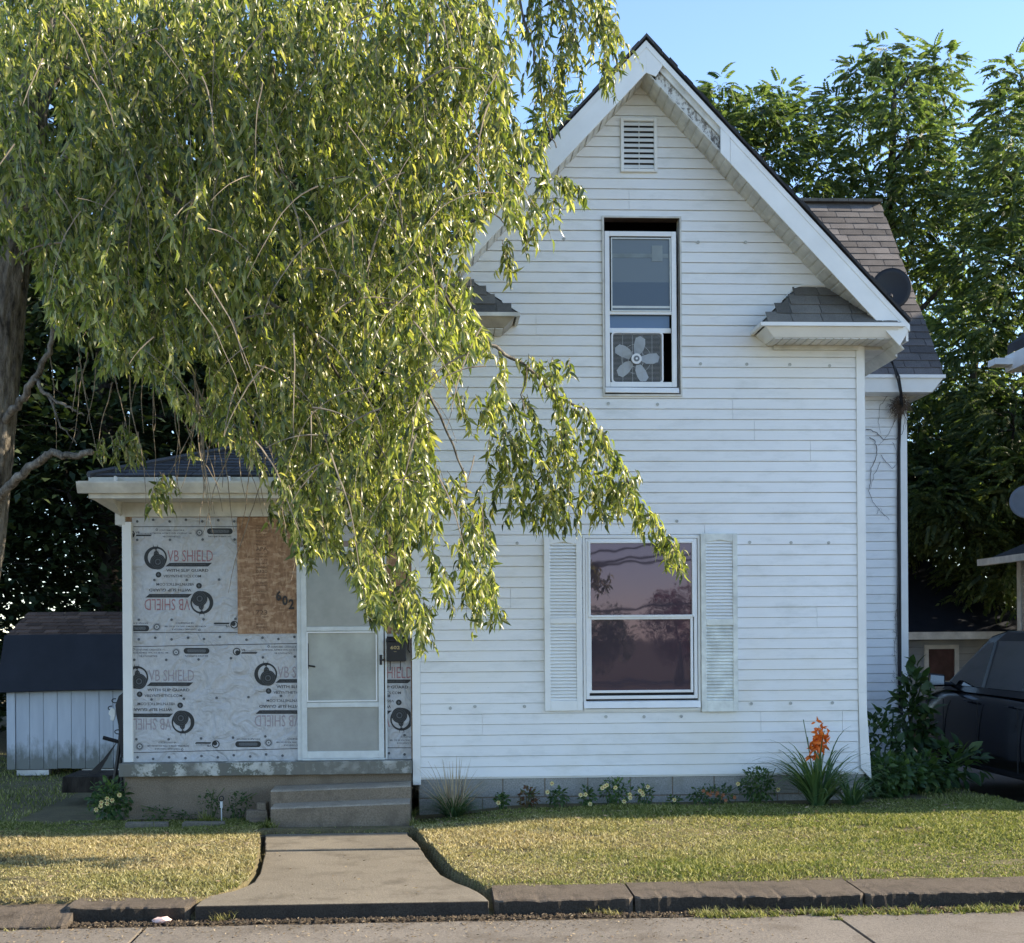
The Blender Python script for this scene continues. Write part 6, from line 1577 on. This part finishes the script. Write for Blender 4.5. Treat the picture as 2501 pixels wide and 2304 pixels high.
def bushlet(name, label, cat, base, w_, h_, n, ls, mat, flowers=None, fm='petal_y', group=None, fs=.022, tm=None, stemn=5):
    E_ = empty(name, label, cat, group); b = Vector(base); m = MB()
    for k in range(stemn): m.tube([b+Vector((R.uniform(-.02, .02), 0, -.02)), b+Vector((R.uniform(-w_, w_)*.35, R.uniform(-.03, .03), h_*.5)), b+Vector((R.uniform(-w_, w_)*.6, R.uniform(-.05, .05), h_*R.uniform(.8, 1)))], .004 if h_ < .5 else .008, 4)
    m.build('stems', MT['leaf_plant'], E_)
    d = unit(NR.normal(size=(n, 3))); rr = NR.uniform(.1, 1, (n, 1))**.5
    pp = np.array(b)+d*rr*[w_*.5, min(w_*.4, .28), h_*.5]+[0, 0, h_*.52]
    V, T = scatter(*(tm or leaf_t(.3, .3, .3)), pp, frames(unit(d+NR.normal(0, .5, (n, 3))+[0, -.2, .1]), unit(NR.normal(0, .4, (n, 3))+[0, -.2, 1])), NR.uniform(.6, 1.2, n)*ls*(1.25 if h_ < .5 else 1))
    o = trimesh('foliage', V, T, MT[mat], E_)
    if n > 0: o['kind'] = 'stuff'
    if flowers:
        for (u, v, y) in flowers:
            c_ = P(u, v, y); mm = MB(); kk = 7
            for i in range(kk):
                a = 6.283*i/kk; mm.add([tuple(c_), tuple(c_+Vector((math.cos(a-.35)*fs, -.004, math.sin(a-.35)*fs))), tuple(c_+Vector((math.cos(a)*fs*1.25, -.006, math.sin(a)*fs*1.25))), tuple(c_+Vector((math.cos(a+.35)*fs, -.004, math.sin(a+.35)*fs)))], [(0, 1, 2, 3)])
            f_ = mm.build('flower', MT[fm], E_, fix=False)
            mm = MB(); mm.disc((c_.x, c_.z), fs*.35, c_.y-.012, c_.y-.004, 8); mm.build('flower_centre', MT['petal_r'], f_)
    return E_
def gp(u, y, v=1965): c = P(u, v, y); c.z = gzf(c.x, c.y)-.005; return c
yb_ = -.22
BED = [(1225, .14, .17, 90, [(1217, 1961)], 'petal_y', 'small flower plant with one white bloom nearest the dried clump'),
       (1292, .2, .2, 120, [], 'petal_y', 'brownish low plant second from the dried clump'),
       (1362, .2, .2, 130, [(1337, 1935), (1348, 1914)], 'petal_y', 'feathery low plant with two yellow blooms beside block joint'),
       (1432, .16, .18, 90, [(1418, 1942), (1430, 1941), (1441, 1964)], 'petal_y', 'thin low plant with pale yellow blooms'),
       (1503, .32, .27, 260, [(1471, 1925), (1482, 1918), (1503, 1924), (1477, 1921), (1538, 1941), (1539, 1949), (1524, 1958)], 'petal_y', 'bushy plant with many yellow blooms below the left shutter'),
       (1573, .18, .2, 90, [(1568, 1936), (1570, 1941), (1582, 1922), (1563, 1932)], 'petal_y', 'small plant carrying four yellow blooms below the window'),
       (1646, .14, .1, 60, [(1647, 1954)], 'petal_y', 'tiny plant with a single yellow bloom below the window'),
       (1735, .5, .19, 220, [(1718, 1932), (1728, 1938), (1740, 1934), (1752, 1937), (1760, 1950), (1772, 1955), (1794, 1948), (1735, 1942), (1750, 1944), (1766, 1942)], 'petal_r', 'low spread of rusty orange flowers below the right shutter'),
       (1852, .36, .36, 420, [(1802, 1915), (1900, 1929)], 'petal_y', 'dark green mound with two yellow blooms left of the day lily')]
for (u, w_, h_, n, fl_, fm, lab) in BED:
    bushlet('flower_plant', lab, 'flower', gp(u, yb_), w_, h_, n, .035, 'leaf_brown' if 'brownish' in lab else 'leaf_plant', [(a, b, yb_-.12) for a, b in fl_], fm, 'flowers along the foundation', .016 if fm == 'petal_r' else .019)
# plants below the porch
bushlet('flower_plant', 'yellow flowered bush at the left porch corner', 'flower', gp(268, -.05, 2000), .42, .40, 420, .045, 'leaf_plant', [(262, 1951, -.3), (248, 1960, -.3), (235, 1978, -.3), (274, 1955, -.3), (292, 1942, -.3), (246, 1969, -.3), (262, 1963, -.3)], 'petal_y', None, .02)
bushlet('weed', 'low weed against the porch foundation at left', 'weed', gp(385, -.12, 2000), .3, .16, 70, .026, 'leaf_plant')
bushlet('weed', 'low sparse weed right of the first one by the porch foundation', 'weed', gp(450, -.12, 2000), .24, .10, 50, .026, 'leaf_plant')
bushlet('weed', 'feathery weed left of the stake light', 'weed', gp(515, -.14, 2000), .24, .32, 110, .024, 'leaf_plant')
bushlet('weed', 'bright feathery weed right of the stake light', 'weed', gp(585, -.16, 2000), .30, .28, 150, .026, 'leaf_plant')
# stake light
SLt = empty('stake_light', 'small metal garden stake with ring top before the porch', 'garden stake')
c = gp(541, -.3, 2000); top = P(541, 1958, -.3)
m = MB(); m.tube([c, (c.x, c.y, top.z)], .006, 6); m.build('stake', MT['frame_old'], SLt)
m = MB(); m.disc((top.x, top.z+.03), .026, c.y-.006, c.y+.006, 14, .016); m.build('ring', MT['black'], SLt)
m = MB(); m.tube([(c.x, c.y, top.z-.06), (c.x, c.y, top.z+.0)], .013, 8); m.build('lamp_body', MT['frame_old'], SLt)
# edging slabs and rubble by the steps
def stone(name, lab, u0, u1, v0, v1, y, dp, rz, mat, cat='stone', grp_=None):
    a = rect(u0, u1, v0, v1, y); cx = (a[0]+a[1])/2; m = MB(); w2 = (a[1]-a[0])/2
    m.hexa([(-w2, 0, a[2]-.05), (w2, 0, a[2]-.05), (w2-.01, dp, a[2]-.05), (-w2+.01, dp, a[2]-.05)], [(-w2+.008, .006, a[3]), (w2-.012, .004, a[3]-.006), (w2-.015, dp-.01, a[3]), (-w2+.015, dp-.008, a[3]+.004)])
    o = m.build(name, MT[mat], None); o.location = (cx, y, 0); o.rotation_euler = (0, 0, rz); bevel(o, .008, 2); return tag(o, lab, cat, grp_)
stone('edging_slab', 'left concrete edging slab at the front of the porch bed', 303, 412, 2010, 2020, -.62, .10, .01, 'walk', 'slab', 'edging slabs before the porch')
stone('edging_slab', 'right concrete edging slab half hidden by a grass tuft', 442, 550, 2009, 2018, -.66, .10, -.02, 'walk', 'slab', 'edging slabs before the porch')
stone('rubble_block', 'flat rubble piece lying left of the lower step', 607, 652, 2003, 2016, -.5, .16, .1, 'step', 'stone', 'rubble beside the steps')
stone('rubble_block', 'broken block leaning beside the upper step', 624, 652, 1961, 1985, -.3, .12, -.25, 'found', 'stone', 'rubble beside the steps')
stone('rubble_block', 'long low block left of the steps', 600, 655, 1980, 1992, -.36, .14, .05, 'found', 'stone', 'rubble beside the steps')
stone('wooden_platform', 'low dark wooden platform beside the porch corner', 150, 268, 1897, 1925, 1.2, .7, .0, 'bark_dark', 'platform')
wm = bmesh.new(); bmesh.ops.create_icosphere(wm, subdivisions=2, radius=1)
for v in wm.verts: v.co *= R.uniform(.7, 1.15)
wme = bpy.data.meshes.new('wrapper'); wm.to_mesh(wme); wm.free(); wme.materials.append(MT['pink']); o = link('wrapper', wme); q = PZ(393, 2255, ZS); o.location = (q.x, q.y, ZS+.02); o.scale = (.07, .04, .026); tag(o, 'crumpled pale pink wrapper lying in the gutter', 'litter')
# yard ornament
YO_ = empty('yard_ornament', 'black metal figure ornament with pale mask left of the porch', 'ornament')
yy = .35
m = MB(); m.tube([P(272, 1948, yy), P(288, 1850, yy), P(296, 1780, yy), P(300, 1700, yy)], .022, 6); m.tube([P(300, 1940, yy), P(294, 1850, yy)], .018, 6); m.build('pole', MT['black'], YO_)
m = MB(); m.prism([(P(u, v, yy).x, P(u, v, yy).z) for u, v in ((286, 1812), (252, 1855), (211, 1895), (243, 1886))], yy-.012, yy+.012); m.build('blade', MT['black'], YO_)
m = MB(); m.tube([P(252, 1802, yy), P(292, 1813, yy)], .022, 6); m.build('arm', MT['black'], YO_)
m = MB(); m.prism([(P(u, v, yy).x, P(u, v, yy).z) for u, v in ((284, 1722), (292, 1700), (304, 1690), (310, 1850), (297, 1850), (291, 1770), (286, 1745))], yy-.04, yy+.04); m.build('figure', MT['black'], YO_)
m = MB(); m.prism([(P(u, v, yy).x, P(u, v, yy).z) for u, v in ((275, 1728), (284, 1732), (285, 1745), (281, 1760), (272, 1758), (274, 1748), (268, 1744), (270, 1736))], yy-.06, yy-.03); bevel(m.build('mask', MT['trim_dirty'], YO_), .006)
m = MB()
for (a, b) in ((281, 1712), (288, 1788), (272, 1730)):
    m.tube([P(a+8*math.cos(t), b+5*math.sin(t), yy) for t in np.linspace(.3, 5, 9)], .006, 5)
m.build('scroll', MT['black'], YO_)
# big-leaved weeds and shrub at the wing corner
for (u, y, w_, h_, n, ls, lab) in [(2160, .2, .75, .42, 700, .07, 'dense low shrub between house corner and car'), (2240, .5, .8, .38, 600, .08, 'dense low shrub nearest the car'), (2150, 1.3, .55, .85, 220, .11, 'taller shrub against the wing wall'),
                                   (2235, 1.6, .42, 1.3, 260, .16, 'tall broad leaved weed before the garage'), (2330, .9, .7, .5, 90, .16, 'arching broad leaved weed beside the car')]:
    bushlet('shrub', lab, 'shrub', gp(u, y), w_, h_, n, ls, 'leaf_plant', None, group='shrubs at the wing corner', tm=leaf_t(.28, .25, .4), stemn=7)

# ================================================================ GRASS, WEEDS, LITTER
def grass_field(n, xr, yr, keep, hlo, hhi, wd, lean=.5, name='grass', mat='grass'):
    x = NR.uniform(*xr, n); y = NR.uniform(*yr, n); k = keep(x, y); x, y = x[k], y[k]; n = len(x); z = gz(x, y)-.004
    h = NR.uniform(hlo, hhi, n)*(.75+.35*np.sin(x*1.7+.5)*np.sin(y*2.3)); a = NR.uniform(0, 2*np.pi, n); l = h*NR.uniform(.1, lean*2, n); b = NR.uniform(0, np.pi, n)
    base = np.stack([x, y, z], 1); s = np.stack([np.cos(b), np.sin(b), np.zeros(n)], 1)*wd/2; d = np.stack([np.cos(a)*l, np.sin(a)*l, h], 1)
    mid = base+d*[.38, .38, .6]
    V = np.stack([base-s, base+s, mid+s*.8, mid-s*.8, base+d], 1).reshape(-1, 3); o_ = np.arange(n)[:, None]*5
    T = np.concatenate([o_+[0, 1, 2], o_+[0, 2, 3], o_+[3, 2, 4]], 1).reshape(-1, 3)
    return V, T
def keep(x, y):
    k = ~((y < WTOP+.04) & (x > wl(y)-.05) & (x < wr(y)+.10))
    k &= ~((x > -1.42) & (x < .0) & (y > WTOP-.05))
    k &= ~((y > -.1) & (x > -3.9) & (x < 5.2)); k &= ~((y > -.30) & (x > -.2) & (x < 4.6))
    k &= ~((x > 6.18) & (x < 9.1))
    bare = np.sin(x*3.1+1.3*np.sin(y*2.7))*np.sin(y*4.7+x*1.1)+.5*np.sin(x*9.3)*np.sin(y*11.1); k &= ~((bare > .95) & (NR.uniform(0, 1, x.shape) < .75))
    back = np.where(x < -.6, np.where(x < -4.1, -4.32, -4.18), -3.97)+.03*np.sin(x*9)
    return k & (y > back)
Vs, Ts, o_ = [], [], 0
for args in [(270000, (-5.6, 6.4), (-4.3, -.05), keep, .016, .045, .0095, .9), (26000, (-9.5, -3.6), (-.3, 8), keep, .03, .07, .009), (9000, (4.3, 6.0), (-.2, 3), keep, .03, .07, .008), (60000, (-9.5, -5.4), (-4.3, 0), keep, .02, .045, .007), (2600, (-5.6, 6.4), (-4.2, -.3), keep, .05, .085, .004, .3)]:
    V, T = grass_field(*args); Vs.append(V); Ts.append(T+o_); o_ += len(V)
o = trimesh('grass', np.concatenate(Vs), np.concatenate(Ts), MT['grass']); tag(o, 'short half dry lawn grass in front of the house', kind='stuff')
# tufts and weeds along kerb, steps and walk
m = MB(); q = random.Random(8)
def tuft(x, y, n, L, sp=1.2, wd=.004, z=None):
    for k in range(n):
        a = q.uniform(0, 6.283); p = Vector((x+q.uniform(-.04, .04), y+q.uniform(-.02, .02), z if z is not None else gzf(x, y))); l = L*q.uniform(.4, 1)
        d = Vector((math.cos(a)*sp*q.uniform(.2, 1), math.sin(a)*sp*q.uniform(.2, 1), 1)).normalized(); s = Vector((-math.sin(a), math.cos(a), 0)); vs = []
        for i in range(4): t = i/3; vs += [tuple(p-s*wd*(1-t*.95)), tuple(p+s*wd*(1-t*.95))]; p = p+d*l/3; d = (d+Vector((0, 0, -.3))).normalized()
        m.add(vs, [(2*i, 2*i+1, 2*i+3, 2*i+2) for i in range(3)])
for (u, v) in [(1250,2225),(1290,2230),(1410,2228),(1470,2232),(1500,2235),(1440,2232)]: p = PZ(u, v, ZS); tuft(p.x, p.y, 34, .075, z=ZS)
for k in range(130):
    u = 1690+810*q.random(); p = PZ(u, 2232, ZS); tuft(p.x, q.uniform(-4.74, -4.58), q.randint(10, 26), q.uniform(.04, .10), 1.5, .004, ZS)
for (u, v, n, L) in [(548, 2243, 60, .13), (533, 2252, 40, .1), (565, 2246, 40, .1)]: p = PZ(u, v, ZS); tuft(p.x, p.y, n, L, z=ZS)
for (u, v, n, L) in [(655, 2025, 90, .15), (668, 2028, 40, .1), (500, 2012, 90, .19), (510, 2014, 60, .15), (1012, 2020, 40, .14), (1005, 1995, 60, .16)]: p = PZ(u, v, ZK); tuft(p.x, p.y, n, L)
for k in range(90):
    x = q.uniform(-1.45, .05); y = q.uniform(WTOP-.02, WTOP+.35)*1.0; tuft(x, y, q.randint(3, 9), .045, 1.3, .004, ZK+.004)
for k in range(60): u = q.uniform(640, 1010); p = PZ(u, 2078, ZK); tuft(p.x, yg+q.uniform(-.02, .02), 4, .025, 1.5, .004, ZK-.03)
for k in range(26): x = q.uniform(-4.4, -2.2); tuft(x, q.uniform(-4.75, -4.6), 10, .05, 1.5, .004, ZS)
for (u, v, L) in [(1595, 2000, .14), (1640, 2002, .16), (1665, 2004, .12), (1712, 1998, .15), (105, 2035, .1), (370, 2015, .12), (2070, 1990, .09)]: p = PZ(u, v, ZK+.05); tuft(p.x, p.y, 5, L, .5, .004)
for k in range(150):
    x = q.uniform(-5.2, 5.3); y = q.uniform(-3.9, -.6)
    if bool(keep(np.array([x]), np.array([y]))[0]): tuft(x, y, q.randint(6, 16), q.uniform(.05, .085), 1.5, .0045)
for k in range(420):
    x = q.uniform(-5.2, 5.6)
    if wl(-4.1)-.05 < x < wr(-4.1)+.1: continue
    yy0 = -4.25 if x < -.6 else -3.99
    tuft(x, yy0+q.uniform(-.05, .03), q.randint(3, 9), q.uniform(.03, .07), 1.9, .0045, ZK+.004)
p0 = PZ(2045, 2247, ZS); tuft(p0.x, p0.y, 30, .05, 1.6, .004, ZS)
o = m.build('weeds', MT['grass'], None, fix=False); tag(o, 'grass tufts and weeds growing along kerb, steps and joints', kind='stuff')
# dry litter in the gutter
n = 4200; x = NR.uniform(-5.5, 6, n); y = -4.56-np.abs(NR.normal(0, .11, n)); ex = x < .9; y = np.where(ex, -4.56-np.abs(NR.normal(0, .17, n)), y)
z = np.full(n, ZS+.004)+NR.uniform(0, .012, n)*(np.abs(y+4.56) < .15)
n2 = 900; x2 = NR.uniform(-1.6, .8, n2); y2 = NR.uniform(-4.45, WTOP, n2); k = (x2 > wl(y2)) & (x2 < wr(y2)) & (NR.uniform(0, 1, n2) < .25); x2, y2 = x2[k], y2[k]
n3 = 2600; x3 = NR.uniform(-4.5, 2.5, n3); y3 = NR.uniform(-5.8, -4.7, n3)
x, y, z = np.concatenate([x, x2, x3]), np.concatenate([y, y2, y3]), np.concatenate([z, np.full(len(x2), ZK+.006), np.full(n3, ZS+.005)]); n = len(x)
a = NR.uniform(0, 6.283, n); D = np.stack([np.cos(a), np.sin(a), NR.uniform(-.05, .35, n)], 1)
V, T = scatter(np.array([(0, 0, 0), (-.16, .5, .06), (0, 1, 0), (.16, .5, -.02)]), np.array([(0, 1, 2), (0, 2, 3)]), np.stack([x, y, z], 1), frames(unit(D), unit(NR.normal(0, .35, (n, 3))+[0, 0, 1])), NR.uniform(.008, .034, n))
m_ = leafmat('dry_litter', [(.05, .035, .02), (.12, .085, .05), (.22, .165, .10), (.36, .29, .19)], .1, .8)
o = trimesh('litter', V, T, m_); tag(o, 'dry leaf litter scattered along the gutter and walk', kind='stuff')
n = 1500; x = NR.uniform(-5.2, 5.4, n); y = NR.uniform(-4.2, -.5, n); k = keep(x, y); x, y = x[k], y[k]; n = len(x); a = NR.uniform(0, 6.283, n)
V, T = scatter(np.array([(0, 0, 0), (-.16, .5, .06), (0, 1, 0), (.16, .5, -.02)]), np.array([(0, 1, 2), (0, 2, 3)]), np.stack([x, y, gz(x, y)+.03], 1), frames(np.stack([np.cos(a), np.sin(a), NR.uniform(-.3, .3, n)], 1), unit(NR.normal(0, .35, (n, 3))+[0, 0, 1])), NR.uniform(.025, .06, n))
o = trimesh('fallen_leaves', V, T, m_); tag(o, 'fallen dry leaves lying on the lawn', kind='stuff')
# dirt crumbs
n = 3500; x = NR.uniform(-5.5, 6, n); y = -4.54-np.abs(NR.normal(0, .05, n)); tv = np.array([(1, 0, 0), (-.6, .8, 0), (-.6, -.8, 0), (0, 0, 1.0)])*1.0; tt = np.array([(0, 1, 3), (1, 2, 3), (2, 0, 3)])
a = NR.uniform(0, 6.283, n); V, T = scatter(tv, tt, np.stack([x, y, np.full(n, ZS-.002)], 1), frames(np.stack([np.cos(a), np.sin(a), np.zeros(n)], 1), np.tile([0, 0, 1.0], (n, 1))), NR.uniform(.004, .022, n))
o = trimesh('gutter_dirt', V, T, MT['soil']); tag(o, 'dirt crumbs banked against the kerb', kind='stuff')
print('objects', len(bpy.data.objects))
